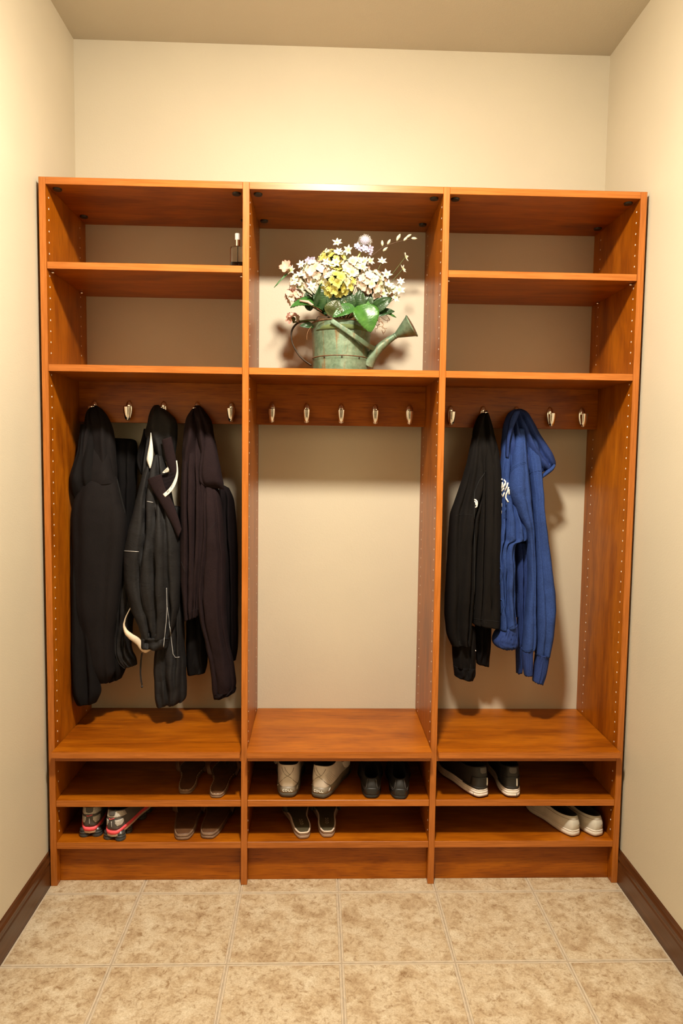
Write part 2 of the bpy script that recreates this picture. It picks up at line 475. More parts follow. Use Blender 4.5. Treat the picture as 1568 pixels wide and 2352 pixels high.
def ribs(n, w): return [((k + .5) / n * 2 - 1, w, .16) for k in range(n)]
def cloth(name, rows, mat, parent, valleys=(), ridges=(.16, 7.0, 0.0, 1.5), wrinkle=.0022, seed=0, n=72, per=7, close_bottom=False, label=None, ragged=0):
    """hanging fold of fabric lofted through rows (xl, yl, xr, yr, depth, half_thickness);
    valleys: (s, width, depth[, drift]) creases running down the front"""
    R_ = catmull(rows, per); NV = len(R_); V, F = [], []
    amp, fr, ph, dr = ridges
    for i, (xl, yl, xr, yr, yc, hd) in enumerate(R_):
        v = i / (NV - 1)
        A, B = at(xl, yl, yc), at(xr, yr, yc); C = (A + B) / 2; H = (B - A) / 2; hw = H.length
        grow = min(1.0, v * 4 + .25)
        for k in range(n):
            a = 2 * PI * k / n; s = math.cos(a); q = math.sin(a)
            sx = math.copysign(abs(s) ** .85, s); sy = math.copysign(abs(q) ** .8, q)
            win = max(0.0, 1 - s * s) ** .5
            d = 0.0
            if q > 0:
                for va in valleys:
                    s0, w0, d0 = va[:3]; df = va[3] if len(va) > 3 else 0
                    t = (s - s0 - df * (v - .5) - .16 * noise.noise(Vector((seed, v * 3.0, s0 * 5)))) / w0; d += d0 * (.75 + .7 * noise.noise(Vector((s0 * 9, v * 3.2, seed)))) / (1 + t * t) ** 2
                d *= win
            d += amp * win * (1 + .9 * noise.noise(Vector((s * 1.7, v * 2.5, seed + .5)))) * math.sin(fr * (s + .45 * noise.noise(Vector((seed * 3.1, v * 2.2, s * 1.2)))) + ph + dr * v + 1.3 * math.sin(2.1 * v + ph)) * (1 if q > 0 else -1)
            y = C.y - hd * sy + d * hd * grow
            x = C.x + H.x * sx; z = C.z + H.z * sx
            nz = noise.noise(Vector((x * 16 + seed, y * 16, z * 8))) + .28 * noise.noise(Vector((x * 42 + seed, 5, z * 36)))
            y -= nz * wrinkle * 3.0 * win * (1 if q > 0 else -1)
            x += noise.noise(Vector((seed, z * 22, s * 2))) * wrinkle * .8
            if ragged and i == NV - 1: z += (noise.noise(Vector((x * 260, y * 90, seed)))) * ragged
            V.append(Vector((x, y, z)))
    for i in range(NV - 1):
        for k in range(n): F.append([i * n + k, i * n + (k + 1) % n, (i + 1) * n + (k + 1) % n, (i + 1) * n + k][::-1])
    F.append(list(range(n)))
    # open hem turned inwards
    L = V[-n:]; c = sum(L, Vector()) / n; b = len(V)
    for t, dz in ((.93, .0005), (.88, .02)):
        for p in L: V.append(c + (p - c) * t + Vector((0, 0, dz)))
    for j in range(2):
        s0 = b - n + j * n
        for k in range(n): F.append([s0 + k, s0 + (k + 1) % n, s0 + n + (k + 1) % n, s0 + n + k][::-1])
    F.append([b + n + k for k in range(n)][::-1])
    return put(name, V, F, mat, parent, bvh=True, label=label)

def snap(pieces, px, py, eps=.0012, fallback=.15):
    d = ray(px, py).normalized(); best = None
    for o in pieces:
        h = BVH[o.name].ray_cast(CAM, d)
        if h[0] is not None and (best is None or h[3] < best[1]): best = (h[0], h[3], h[1])
    if best is None: return at(px, py, fallback), Vector((0, -1, 0))
    nn = best[2] if best[2].dot(d) < 0 else -best[2]
    return best[0] + nn * eps, nn
def dense(pts, step=3.0):
    out = [pts[0]]
    for a, b in zip(pts, pts[1:]):
        m_ = max(1, int(math.hypot(b[0] - a[0], b[1] - a[1]) / step))
        for k in range(1, m_ + 1): out.append((a[0] + (b[0] - a[0]) * k / m_, a[1] + (b[1] - a[1]) * k / m_))
    return out
def stroke_geo(pieces, pts, r, eps=None, n=6):
    P_ = [snap(pieces, x, y, r * .5 if eps is None else eps)[0] for x, y in dense(pts)]
    return tube_geo(P_, r, n)
def strokes(name, pieces, lines, r, mat, parent, label=None, eps=None):
    return put(name, *join(*[stroke_geo(pieces, l, r, eps) for l in lines]), mat, parent, label=label)
def each(name, pieces, lines, r, mat, parent, label=None, eps=None):
    for l in lines: strokes(name, pieces, [l], r, mat, parent, label, eps)
def strip(name, left, right, y, th, mat, parent, label=None, bow=.0, pieces=None, across=6, eps=.002, bvh=True):
    """band of cloth between two edges given in the picture plane, placed at depth y (or laid on pieces)"""
    nl = 18
    def res(pts):
        p = catmull(pts, 6); return [p[round(i * (len(p) - 1) / (nl - 1))] for i in range(nl)]
    Lf, Rt = res(left), res(right); G = []
    for a, b in zip(Lf, Rt):
        row = []
        for k in range(across + 1):
            t = k / across; x, yy = a[0] + (b[0] - a[0]) * t, a[1] + (b[1] - a[1]) * t
            if pieces: p = snap(pieces, x, yy, eps)[0]
            else: p = at(x, yy, y)
            p = p + Vector((0, -bow * (1 - (2 * t - 1) ** 2), 0)); row.append(p)
        G.append(row)
    V = [p for r_ in G for p in r_]; m0 = len(V); V += [p + Vector((0, th, 0)) for r_ in G for p in r_]
    w = across + 1; F = []
    for i in range(nl - 1):
        for k in range(across):
            q = [i * w + k, i * w + k + 1, (i + 1) * w + k + 1, (i + 1) * w + k]; F.append(q[::-1]); F.append([m0 + j for j in q])
    for i in range(nl - 1):
        F.append([i * w, (i + 1) * w, m0 + (i + 1) * w, m0 + i * w][::-1]); F.append([i * w + across, m0 + i * w + across, m0 + (i + 1) * w + across, (i + 1) * w + across][::-1])
    for k in range(across):
        F.append([k, m0 + k, m0 + k + 1, k + 1][::-1]); e = (nl - 1) * w; F.append([e + k, e + k + 1, m0 + e + k + 1, m0 + e + k][::-1])
    return put(name, V, F, mat, parent, bvh=bvh, label=label)

# --- black softshell jacket, far left
A = thing('softshell_jacket', 'plain black softshell jacket with a curved yoke seam, leftmost coat in the left bay', 'jacket', at(217, 940, .235), group=None)
cloth('hood', [(213, 931, 222, 931, .238, .006), (201, 946, 239, 946, .225, .03), (195, 972, 256, 977, .215, .04), (191, 1010, 262, 1010, .205, .045), (188, 1060, 266, 1060, .195, .048), (186, 1112, 268, 1102, .19, .05)], F_SOFT, A, [(-.3, .15, .4, .3)], seed=1)
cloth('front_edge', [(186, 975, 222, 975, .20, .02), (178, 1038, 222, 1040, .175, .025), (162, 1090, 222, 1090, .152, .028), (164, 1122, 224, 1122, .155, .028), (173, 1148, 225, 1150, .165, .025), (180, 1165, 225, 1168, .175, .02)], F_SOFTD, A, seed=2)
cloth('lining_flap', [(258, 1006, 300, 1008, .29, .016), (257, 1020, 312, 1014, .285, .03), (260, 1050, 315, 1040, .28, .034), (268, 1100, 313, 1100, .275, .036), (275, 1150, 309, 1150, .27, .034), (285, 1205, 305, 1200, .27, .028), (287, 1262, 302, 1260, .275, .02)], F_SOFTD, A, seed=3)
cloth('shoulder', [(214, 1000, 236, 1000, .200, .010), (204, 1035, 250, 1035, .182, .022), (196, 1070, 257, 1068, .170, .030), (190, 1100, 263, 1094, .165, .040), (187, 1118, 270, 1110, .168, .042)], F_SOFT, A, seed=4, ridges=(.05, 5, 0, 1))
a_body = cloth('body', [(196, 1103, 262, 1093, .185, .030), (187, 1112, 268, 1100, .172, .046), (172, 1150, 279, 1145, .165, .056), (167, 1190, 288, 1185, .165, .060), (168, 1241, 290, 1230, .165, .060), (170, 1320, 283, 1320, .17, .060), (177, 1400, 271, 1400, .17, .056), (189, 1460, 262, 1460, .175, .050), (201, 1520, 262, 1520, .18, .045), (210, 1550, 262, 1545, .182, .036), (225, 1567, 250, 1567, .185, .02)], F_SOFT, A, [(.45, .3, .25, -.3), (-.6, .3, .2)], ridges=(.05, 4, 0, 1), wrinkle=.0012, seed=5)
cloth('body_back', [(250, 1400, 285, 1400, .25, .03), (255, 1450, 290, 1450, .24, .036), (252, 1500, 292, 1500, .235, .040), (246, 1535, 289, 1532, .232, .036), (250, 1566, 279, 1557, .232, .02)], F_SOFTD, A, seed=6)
cloth('sleeve', [(168, 1160, 195, 1170, .165, .016), (163, 1240, 200, 1240, .158, .022), (163, 1330, 205, 1330, .157, .024), (165, 1430, 212, 1430, .158, .028), (167, 1510, 221, 1510, .160, .034), (168, 1560, 227, 1560, .162, .038), (170, 1597, 231, 1588, .162, .036), (178, 1617, 222, 1612, .163, .026)], F_SOFTD, A, [(.2, .25, .5)], seed=7)
strokes('yoke_seam', [a_body], [[(188, 1110), (200, 1104), (215, 1099), (232, 1096), (262, 1095)], [(268, 1100), (276, 1135), (287, 1180)]], .0009, F_SEAMB, A)

# --- charcoal ski jacket, middle of the left bay
B = thing('ski_jacket', 'charcoal ski jacket with grey piping, white neck label and cream lining edge, middle coat', 'jacket', at(358, 940, .235))
cloth('hood', [(353, 931, 364, 930, .238, .006), (346, 945, 385, 945, .228, .028), (339, 972, 404, 966, .222, .035), (334, 1000, 407, 995, .218, .035), (352, 1030, 404, 1030, .215, .03), (362, 1060, 400, 1060, .215, .026)], F_SKI, B, seed=11)
cloth('hood_flap', [(330, 985, 345, 985, .235, .012), (325, 1010, 341, 1010, .235, .018), (317, 1036, 338, 1036, .24, .02), (315, 1062, 336, 1062, .24, .02), (325, 1090, 338, 1090, .235, .016)], F_SOFTD, B, seed=12)
b_front = cloth('front_panel', [(344, 1052, 372, 1040, .205, .022), (330, 1085, 384, 1080, .19, .036), (313, 1150, 396, 1145, .178, .046), (301, 1198, 408, 1195, .170, .052), (291, 1240, 414, 1240, .165, .056), (285, 1290, 416, 1290, .163, .056), (290, 1350, 414, 1350, .162, .056), (304, 1400, 410, 1400, .162, .052), (320, 1440, 398, 1445, .162, .048), (326, 1462, 390, 1464, .162, .044)], F_SKI, B, [(-.28, .06, 1.2, .15), (.10, .05, 1.0, -.2), (.55, .10, .9, .3)], ridges=(.05, 6, .5, 1.2), wrinkle=.0026, seed=13)
b_hem = cloth('hem', [(325, 1458, 391, 1462, .162, .043), (325, 1470, 389, 1472, .162, .046), (325, 1484, 386, 1487, .162, .044)], F_SKI, B, [(-.5, .10, .4)], wrinkle=.001, seed=14, per=3)
cloth('lapel_side', [(338, 1000, 352, 995, .215, .02), (332, 1050, 352, 1050, .205, .028), (326, 1100, 356, 1100, .198, .03), (316, 1150, 352, 1150, .195, .03)], F_SKI, B, seed=15)
b_sl = cloth('sleeve', [(296, 1215, 322, 1225, .205, .026), (283, 1270, 320, 1270, .198, .034), (277, 1330, 322, 1330, .198, .036), (270, 1384, 312, 1384, .20, .036), (266, 1430, 303, 1440, .205, .036), (262, 1480, 302, 1492, .21, .034), (272, 1515, 310, 1512, .215, .030), (285, 1533, 314, 1526, .215, .020)], F_SKI, B, [(.1, .15, .6, .3), (-.5, .1, .5)], wrinkle=.0040, seed=16)
b_sr = cloth('sleeve', [(384, 1160, 414, 1165, .215, .024), (378, 1230, 417, 1230, .21, .030), (372, 1320, 418, 1320, .205, .036), (366, 1400, 421, 1400, .20, .041), (358, 1480, 424, 1480, .20, .045), (354, 1523, 427, 1523, .198, .045), (356, 1565, 428, 1572, .198, .045), (357, 1600, 427, 1600, .198, .042), (360, 1620, 420, 1609, .198, .036)], F_SKI, B, [(-.2, .12, .6, .3), (.4, .1, .5, -.3), (.75, .08, .4)], wrinkle=.0035, seed=17)
facing = strip('facing', [(371, 1010), (376, 1035), (381, 1058), (388, 1078), (393, 1092)], [(393, 1003), (399, 1030), (404, 1056), (408, 1078), (405, 1094)], .172, .004, F_PLUM, B, bow=.006)
collar_flap = strip('collar', [(338, 1100), (347, 1121), (371, 1161), (394, 1203), (409, 1236)], [(370, 1089), (379, 1120), (397, 1156), (409, 1188), (417, 1216)], .128, .004, F_PLUM, B, bow=.006)
strip('collar_inside', [(358, 1094), (372, 1110), (380, 1135)], [(398, 1083), (402, 1098), (392, 1122)], .140, .004, F_PLUMD, B, bow=-.006)
lab = strip('neck_label', [(404, 1058), (405.5, 1082), (399, 1104), (388, 1122), (374, 1135)], [(406.5, 1058), (409, 1086), (405, 1108), (394, 1128), (379, 1142)], .122, .001, F_WHITE, B, label='white neck label with small black print')
pr = []
for (x, y), L_ in (((384.2, 1130.2), 2.8), ((387.0, 1127.4), 2.8)):
    pr.append([(x - L_ * .5, y - L_ * .7), (x + L_ * .5, y + L_ * .7)])
pr.append([(384.4, 1130.0), (386.8, 1127.6)])
for k in range(13):
    t = k / 12; x = 393.2 + 10.5 * t - 1.2 * t * t; y = 1119 - 26 * t
    pr.append([(x - .9, y - .5), (x + .9, y + .5)])
strokes('label_print', [lab], pr, .00055, F_SEAMB, lab, eps=.0002)
strip('white_lining', [(346, 994), (342.5, 1020), (338, 1045), (337, 1058), (344, 1076)], [(347, 994), (350.5, 1022), (351.5, 1040), (350, 1058), (345.5, 1076)], .160, .004, F_WHITE, B, bow=.004, label='white lining showing between the front edges')
strip('white_lining', [(372, 1086), (378, 1079), (385, 1073)], [(374, 1087), (386, 1084), (388, 1078)], .132, .003, F_WHITE, B, label='white lining showing below the collar')
strip('lining_edge', [(302, 1390), (287, 1418), (282, 1440), (290, 1462), (313, 1480), (322, 1493), (334, 1500), (345, 1494)], [(303.5, 1391), (290, 1418), (287, 1438), (298, 1453), (321, 1467), (329, 1479), (339, 1485), (347, 1488)], .142, .005, F_CREAM, B, bow=.004, label='cream lining turned out below the zip')
each('piping', [b_front, b_sl, b_sr, b_hem], [[(335, 1151), (351, 1154)], [(284, 1265.5), (318, 1267)], [(382, 1350), (383, 1395), (381, 1430), (375, 1486)], [(383.5, 1395), (390, 1440), (397, 1502), (402, 1510), (412, 1509)]], .0011, F_REFL, B, label='thin silver grey piping')
strokes('zip_piping', [b_sl], [[(303, 1391), (292, 1410), (285, 1430)]], .0011, F_REFL, B)
each('hem_stitch', [b_hem, b_front], [[(327, 1464), (388, 1468)], [(327, 1471), (388, 1474)]], .0005, F_SEAMB, B)
cord = [at(325, 1500, .168), at(322.5, 1520, .168), at(321.5, 1545, .168), at(323, 1562, .168), at(326, 1577, .168)]
cpts = catmull([tuple(c) for c in cord], 5)
put('drawcord', *join(tube_geo(cpts, .0016, 6), tube_geo([Vector(c) + Vector((.003, 0, 0)) for c in cpts[:-2]], .0012, 6), lathe_geo([(.0005, .004), (.0034, .002), (.0036, -.002), (.0005, -.005)], 10, None, cpts[-1])), F_CORD, B, label='black hem drawcord with a knot')

# --- plum black fleece jacket, right of the left bay
C_ = thing('fleece_jacket', 'plum-black fleece jacket with a wide turned collar, rightmost coat in the left bay', 'jacket', at(453, 940, .235))
cloth('hood', [(448, 931, 459, 931, .238, .006), (437, 946, 472, 946, .228, .03), (427, 966, 485, 966, .218, .043), (422, 1000, 491, 1001, .21, .048), (419, 1036, 499, 1040, .205, .048), (420, 1085, 505, 1080, .20, .044)], F_PLUM, C_, [(-.1, .12, .7, .3), (.35, .15, .5)], seed=21)
c_fr = cloth('front_panel', [(438, 985, 462, 985, .215, .014), (424, 1025, 466, 1030, .203, .028), (419, 1060, 470, 1065, .188, .036), (416, 1110, 476, 1115, .178, .042), (415, 1180, 480, 1185, .172, .046), (414, 1260, 478, 1260, .170, .046), (416, 1330, 470, 1330, .170, .046), (421, 1385, 463, 1383, .172, .042), (424, 1424, 458, 1412, .174, .037)], F_PLUM, C_, [(-.35, .07, 1.0, .1), (.1, .06, .8, -.1), (.5, .06, .8, -.1)], ridges=(.07, 6, .2, 1), seed=22)
cloth('collar', [(470, 985, 482, 985, .205, .010), (464, 1025, 494, 1022, .186, .020), (458, 1070, 505, 1068, .166, .028), (457, 1100, 511, 1100, .160, .028), (462, 1112, 513, 1112, .160, .022), (476, 1119, 514, 1124, .163, .010)], F_PLUM, C_, [(-.6, .12, .5)], ridges=(.06, 4, 0, 1), seed=23)
cloth('body_back', [(505, 1112, 526, 1122, .26, .026), (500, 1150, 537, 1150, .255, .038), (498, 1210, 543, 1212, .25, .044), (503, 1300, 546, 1300, .25, .045), (508, 1400, 546, 1400, .25, .045), (513, 1475, 546, 1480, .25, .040), (520, 1516, 542, 1515, .25, .022)], F_PLUMD, C_, [(0, .2, .6)], seed=24)
c_sl = cloth('sleeve', [(468, 1105, 497, 1112, .19, .028), (466, 1150, 507, 1150, .176, .042), (466, 1230, 515, 1230, .166, .050), (459, 1290, 519, 1290, .165, .050), (453, 1360, 519, 1360, .168, .050), (459, 1420, 520, 1420, .172, .046), (471, 1470, 525, 1470, .176, .043), (481, 1520, 535, 1516, .18, .041), (487, 1570, 542, 1560, .182, .038), (490, 1596, 541, 1580, .184, .034)], F_PLUM, C_, [(.55, .12, .5, .2), (-.5, .1, .4)], ridges=(.08, 5, 0, 2), wrinkle=.0028, seed=25)
cloth('cuff', [(490, 1592, 541, 1577, .184, .035), (490, 1598, 542, 1582, .184, .036), (491, 1604, 540, 1588, .184, .034)], F_PLUMD, C_, per=3, seed=26)
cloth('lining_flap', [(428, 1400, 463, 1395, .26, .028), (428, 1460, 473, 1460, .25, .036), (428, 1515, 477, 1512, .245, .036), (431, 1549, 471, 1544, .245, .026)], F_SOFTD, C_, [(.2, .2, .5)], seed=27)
each('seam', [c_fr, c_sl], [[(424, 1410), (440, 1404), (456, 1398)], [(478, 1222), (495, 1200)], [(416, 1290), (428, 1320)]], .0006, F_SEAMB, C_)

# --- black track jacket in the right bay
Dj = thing('track_jacket', 'black zip jacket with a small white round badge, left of the blue hoodie', 'jacket', at(1114, 952, .235))
cloth('hood', [(1111, 944, 1119, 943, .238, .005), (1097, 957, 1123, 955, .228, .024), (1088, 982, 1130, 980, .22, .036), (1083, 1015, 1138, 1015, .214, .040), (1080, 1050, 1144, 1050, .21, .042), (1082, 1090, 1142, 1090, .21, .04)], F_JER, Dj, [(.1, .15, .6)], seed=31)
d_l = cloth('sleeve', [(1084, 1005, 1106, 1010, .21, .025), (1070, 1070, 1112, 1070, .192, .034), (1055, 1120, 1112, 1125, .184, .040), (1040, 1162, 1104, 1165, .18, .046), (1032, 1200, 1098, 1200, .178, .050), (1026, 1300, 1090, 1300, .178, .050), (1021, 1400, 1085, 1400, .182, .050), (1025, 1450, 1082, 1450, .184, .046), (1036, 1481, 1080, 1480, .188, .040)], F_JER, Dj, [(.62, .07, .9, -.2), (-.3, .2, .35, .4), (0, .12, .3, -.4)], ridges=(.06, 4, .3, 1.5), wrinkle=.0028, seed=32)
d_f = cloth('front_panel', [(1110, 985, 1128, 985, .215, .014), (1104, 1025, 1141, 1025, .205, .028), (1100, 1080, 1149, 1080, .190, .036), (1094, 1200, 1150, 1200, .180, .044), (1089, 1320, 1149, 1320, .178, .047), (1086, 1400, 1148, 1400, .178, .045), (1085, 1432, 1147, 1441, .178, .041)], F_JER, Dj, [(-.45, .05, .8, .1), (.15, .04, .6)], ridges=(.04, 6, .5, .8), seed=33)
cloth('sleeve_end', [(1034, 1435, 1090, 1440, .215, .036), (1038, 1495, 1092, 1495, .212, .036), (1041, 1530, 1091, 1535, .212, .034)], F_JER, Dj, [(.3, .15, .5)], seed=34)
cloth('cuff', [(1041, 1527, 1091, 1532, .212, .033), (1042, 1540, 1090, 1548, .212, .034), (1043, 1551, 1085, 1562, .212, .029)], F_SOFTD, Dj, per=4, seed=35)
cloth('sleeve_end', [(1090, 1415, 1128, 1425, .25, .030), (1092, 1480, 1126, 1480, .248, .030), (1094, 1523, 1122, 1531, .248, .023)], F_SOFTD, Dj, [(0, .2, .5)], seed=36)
strokes('zip', [d_l, d_f], [[(1116, 1082), (1100, 1105), (1090, 1130), (1089, 1180), (1090, 1260), (1089, 1400)]], .0014, F_SEAMB, Dj)
each('seam', [d_l, d_f], [[(1046, 1184), (1066, 1181), (1084, 1183)], [(1088, 1421), (1146, 1428)], [(1111, 1425), (1112, 1434)]], .0006, F_SEAMB, Dj)
strokes('badge', [d_l, d_f], [[(1089.5, 1147.5), (1092.5, 1148.5), (1095, 1152), (1095.5, 1158), (1094, 1164), (1091, 1165.5)], [(1090, 1151), (1092.5, 1155), (1092.5, 1161)]], .0022, F_WHITE, Dj, label='white curved badge print')
strokes('badge', [d_l], [[(1091.5, 1493.5), (1092.5, 1495.5)]], .0014, F_WHITE, Dj, label='tiny white tab at the cuff')

# --- blue hoodie
E_ = thing('hoodie', 'royal blue hooded sweatshirt with white chest lettering in the right bay', 'hoodie', at(1187, 948, .235))
cloth('hood', [(1181, 940, 1196, 939, .238, .006), (1166, 951, 1210, 948, .226, .03), (1157, 976, 1224, 971, .216, .046), (1153, 1005, 1240, 1000, .212, .052), (1152, 1035, 1258, 1028, .210, .052), (1156, 1060, 1269, 1046, .21, .048), (1175, 1085, 1274, 1062, .21, .042), (1205, 1099, 1273, 1072, .21, .032)], F_BLUED, E_, [(-.45, .10, 1.1, -.2), (.0, .12, .9, .4), (.4, .12, .7, .6)], ridges=(.12, 6, .3, 1), wrinkle=.003, seed=41)
strip('hood_hem', [(1243, 1094), (1254, 1082), (1266, 1073), (1272, 1066)], [(1245, 1099), (1258, 1090), (1270, 1080), (1275.5, 1070)], .172, .012, F_BLUE, E_, bow=.006)
strip('hood_edge', [(1182, 944), (1173, 962), (1167, 990), (1163, 1020), (1162, 1050)], [(1194, 944), (1188, 960), (1178, 985), (1171, 1015), (1168, 1052)], .160, .010, F_BLUED, E_, bow=.008)
e_l = cloth('front_panel', [(1155, 1015, 1172, 1025, .205, .026), (1150, 1060, 1176, 1065, .192, .034), (1147, 1110, 1178, 1110, .186, .036), (1147, 1155, 1192, 1155, .182, .040), (1145, 1200, 1207, 1203, .178, .044), (1142, 1225, 1211, 1230, .176, .046), (1141, 1240, 1208, 1240, .175, .045), (1140, 1254, 1181, 1250, .175, .044), (1138, 1300, 1181, 1300, .175, .045), (1142, 1360, 1180, 1360, .176, .045), (1146, 1410, 1182, 1408, .178, .045), (1146, 1446, 1185, 1434, .180, .044)], F_BLUE, E_, [(-.45, .08, 1.0, .3), (.05, .08, .6, -.5), (.5, .10, .8, .3)], ridges=(.07, 5, 0, 2), wrinkle=.0040, seed=42)
cloth('hem', [(1147, 1444, 1185, 1431, .182, .044), (1136, 1456, 1187, 1446, .184, .050), (1131, 1470, 1187, 1462, .184, .051), (1136, 1482, 1187, 1478, .184, .048), (1152, 1489, 1182, 1486, .184, .036)], F_BLUED, E_, ribs(12, .03)[::1], ridges=(.03, 4, 0, 0), per=5, seed=43, wrinkle=.001, ragged=.004)
e_m = cloth('sleeve', [(1184, 985, 1203, 985, .200, .022), (1178, 1020, 1206, 1020, .186, .034), (1172, 1065, 1209, 1065, .172, .043), (1167, 1100, 1213, 1100, .166, .047), (1170, 1135, 1216, 1135, .162, .049), (1183, 1170, 1219, 1170, .160, .046), (1199, 1205, 1222, 1205, .160, .040), (1209, 1235, 1224, 1235, .162, .033), (1212, 1290, 1227, 1290, .165, .030), (1212, 1350, 1228, 1350, .166, .031), (1208, 1400, 1228, 1400, .168, .033), (1204, 1440, 1230, 1440, .17, .034), (1201, 1478, 1229, 1476, .172, .034), (1199, 1494, 1227, 1488, .172, .031)], F_BLUE, E_, [(.3, .3, .25)], ridges=(.05, 4, .4, 1.5), wrinkle=.0022, seed=44)
cloth('cuff', [(1200, 1491, 1225, 1486, .172, .029), (1199, 1505, 1222, 1500, .173, .028), (1201, 1530, 1222, 1528, .173, .025), (1204, 1551, 1221, 1549, .173, .021)], F_BLUED, E_, ribs(7, .05), ridges=(.02, 4, 0, 0), per=5, seed=45, wrinkle=.001, ragged=.004)
e_r = cloth('sleeve', [(1205, 1000, 1230, 1000, .212, .024), (1209, 1045, 1238, 1045, .196, .034), (1213, 1085, 1242, 1085, .184, .041), (1218, 1130, 1244, 1130, .178, .043), (1221, 1180, 1247, 1180, .174, .045), (1225, 1250, 1257, 1250, .172, .045), (1228, 1330, 1267, 1330, .170, .045), (1230, 1378, 1273, 1378, .170, .045), (1231, 1430, 1271, 1430, .170, .043), (1231, 1470, 1266, 1470, .172, .040), (1230, 1501, 1260, 1506, .172, .036)], F_BLUE, E_, [(-.25, .18, .3, .4)], ridges=(.05, 4, 0, 1.2), wrinkle=.0022, seed=46)
cloth('cuff', [(1231, 1499, 1259, 1504, .172, .034), (1229, 1512, 1258, 1517, .173, .032), (1226, 1540, 1253, 1546, .173, .029), (1223, 1564, 1246, 1571, .173, .024)], F_BLUED, E_, ribs(8, .045), ridges=(.02, 4, 0, 0), per=5, seed=47, wrinkle=.001, ragged=.004)
cloth('body_back', [(1178, 1225, 1216, 1225, .24, .026), (1178, 1290, 1218, 1290, .238, .034), (1177, 1362, 1214, 1362, .236, .036)], F_BLUED, E_, [(0, .15, .6)], seed=48)
cloth('hem', [(1177, 1359, 1214, 1357, .234, .037), (1178, 1390, 1212, 1390, .234, .038), (1180, 1415, 1210, 1417, .234, .035)], F_BLUED, E_, ribs(12, .04), ridges=(.02, 4, 0, 0), per=5, seed=49, wrinkle=.001, ragged=.005)
cloth('sleeve_end', [(1188, 1246, 1207, 1248, .205, .018), (1186, 1275, 1210, 1275, .205, .024), (1187, 1340, 1213, 1340, .208, .026), (1188, 1400, 1213, 1400, .215, .026), (1187, 1450, 1210, 1450, .22, .026), (1186, 1485, 1204, 1485, .222, .024)], F_BLUED, E_, [(0, .2, .4)], wrinkle=.003, seed=50)
cloth('cuff', [(1185, 1482, 1204, 1482, .222, .023), (1185, 1515, 1201, 1515, .222, .021), (1186, 1546, 1198, 1545, .222, .018)], F_BLUED, E_, ribs(5, .06), ridges=(.02, 4, 0, 0), per=5, seed=51, wrinkle=.001, ragged=.004)
def z7(pts): return [(1120 + x / 9.224, 1060 + y / 9.224) for x, y in pts]
LET = [[(272, 315), (276, 400), (272, 520), (275, 640), (296, 725)], [(280, 375), (340, 385), (378, 425), (376, 480), (340, 570), (292, 640)], [(318, 440), (308, 520), (296, 590)],
       [(424, 450), (408, 520), (370, 620), (318, 752)], [(440, 540), (420, 620), (392, 700), (386, 770), (432, 862)], [(446, 590), (450, 700)], [(350, 470), (330, 560)]]
strokes('chest_lettering', [e_l, e_m], [z7(l) for l in LET], .0026, F_WHITE, E_, label='white raised lettering, partly folded away', eps=.0008)
strokes('chest_lettering', [e_l], [z7([(296, 885), (298, 960)]), z7([(292, 1040), (290, 1110)])], .0012, F_WHITE, E_, label='edge of the white lettering lower down')
each('seam', [e_m, e_r, e_l], [[(1172, 1080), (1180, 1072), (1192, 1065), (1206, 1061)], [(1173, 1083), (1181, 1075), (1193, 1068), (1207, 1064)], [(1215, 1089), (1224, 1083), (1241, 1082)],
        [(1200, 1494), (1212, 1495), (1226, 1489)], [(1230, 1502), (1244, 1508), (1259, 1507)], [(1148, 1444), (1160, 1447), (1170, 1442), (1184, 1433)], [(1173, 1178), (1171, 1240), (1160, 1330), (1158, 1420)]], .0006, F_SEAM, E_)
each('pocket_edge', [e_l], [[(1164, 1157), (1159, 1175), (1158, 1190), (1163, 1192)], [(1140, 1298), (1150, 1306), (1153, 1320), (1149, 1340), (1146, 1352)], [(1143, 1372), (1153, 1378), (1156, 1392), (1151, 1410)]], .0018, F_SEAM, E_)

# ------------------------------------------------------------------ shoes
def outline(L, hw, n=48):
    """hw: list of (t, left half width, right half width); heel at y=0, toe at y=L"""
    def w(t, side):
        for (a, l0, r0), (b, l1, r1) in zip(hw, hw[1:]):
            if t <= b:
                u = (t - a) / (b - a); u = u * u * (3 - 2 * u); return (l0 + (l1 - l0) * u) if side < 0 else (r0 + (r1 - r0) * u)
        return hw[-1][1] if side < 0 else hw[-1][2]
    P_ = []
    for k in range(n):
        th = 2 * PI * k / n; y = L * (1 - math.cos(th)) / 2; s = math.sin(th)
        P_.append((math.copysign(abs(s) ** (.47 if y < L / 2 else .52), s) * w(y / L, s), y))
    return P_
def rings_geo(R_, close_top=True, close_bottom=True):
    n = len(R_[0]); V = [Vector(p) for r_ in R_ for p in r_]; F = []
    for i in range(len(R_) - 1):
        for k in range(n): F.append([i * n + k, (i + 1) * n + k, (i + 1) * n + (k + 1) % n, i * n + (k + 1) % n])
    if close_bottom: F.append(list(range(n)))
    if close_top: F.append([(len(R_) - 1) * n + k for k in range(n)][::-1])
    return V, F
def inset(o, d, cy=None):
    out = []; n = len(o)
    for k in range(n):
        a, b = Vector(o[k - 1]), Vector(o[(k + 1) % n]); t = (b - a).normalized(); nn = Vector((t.y, -t.x))
        out.append((o[k][0] - nn.x * d, o[k][1] - nn.y * d))
    return out
def lvl(o, z, f=None): return [(x, y, (z if f is None else z + f(y, x))) for x, y in o]

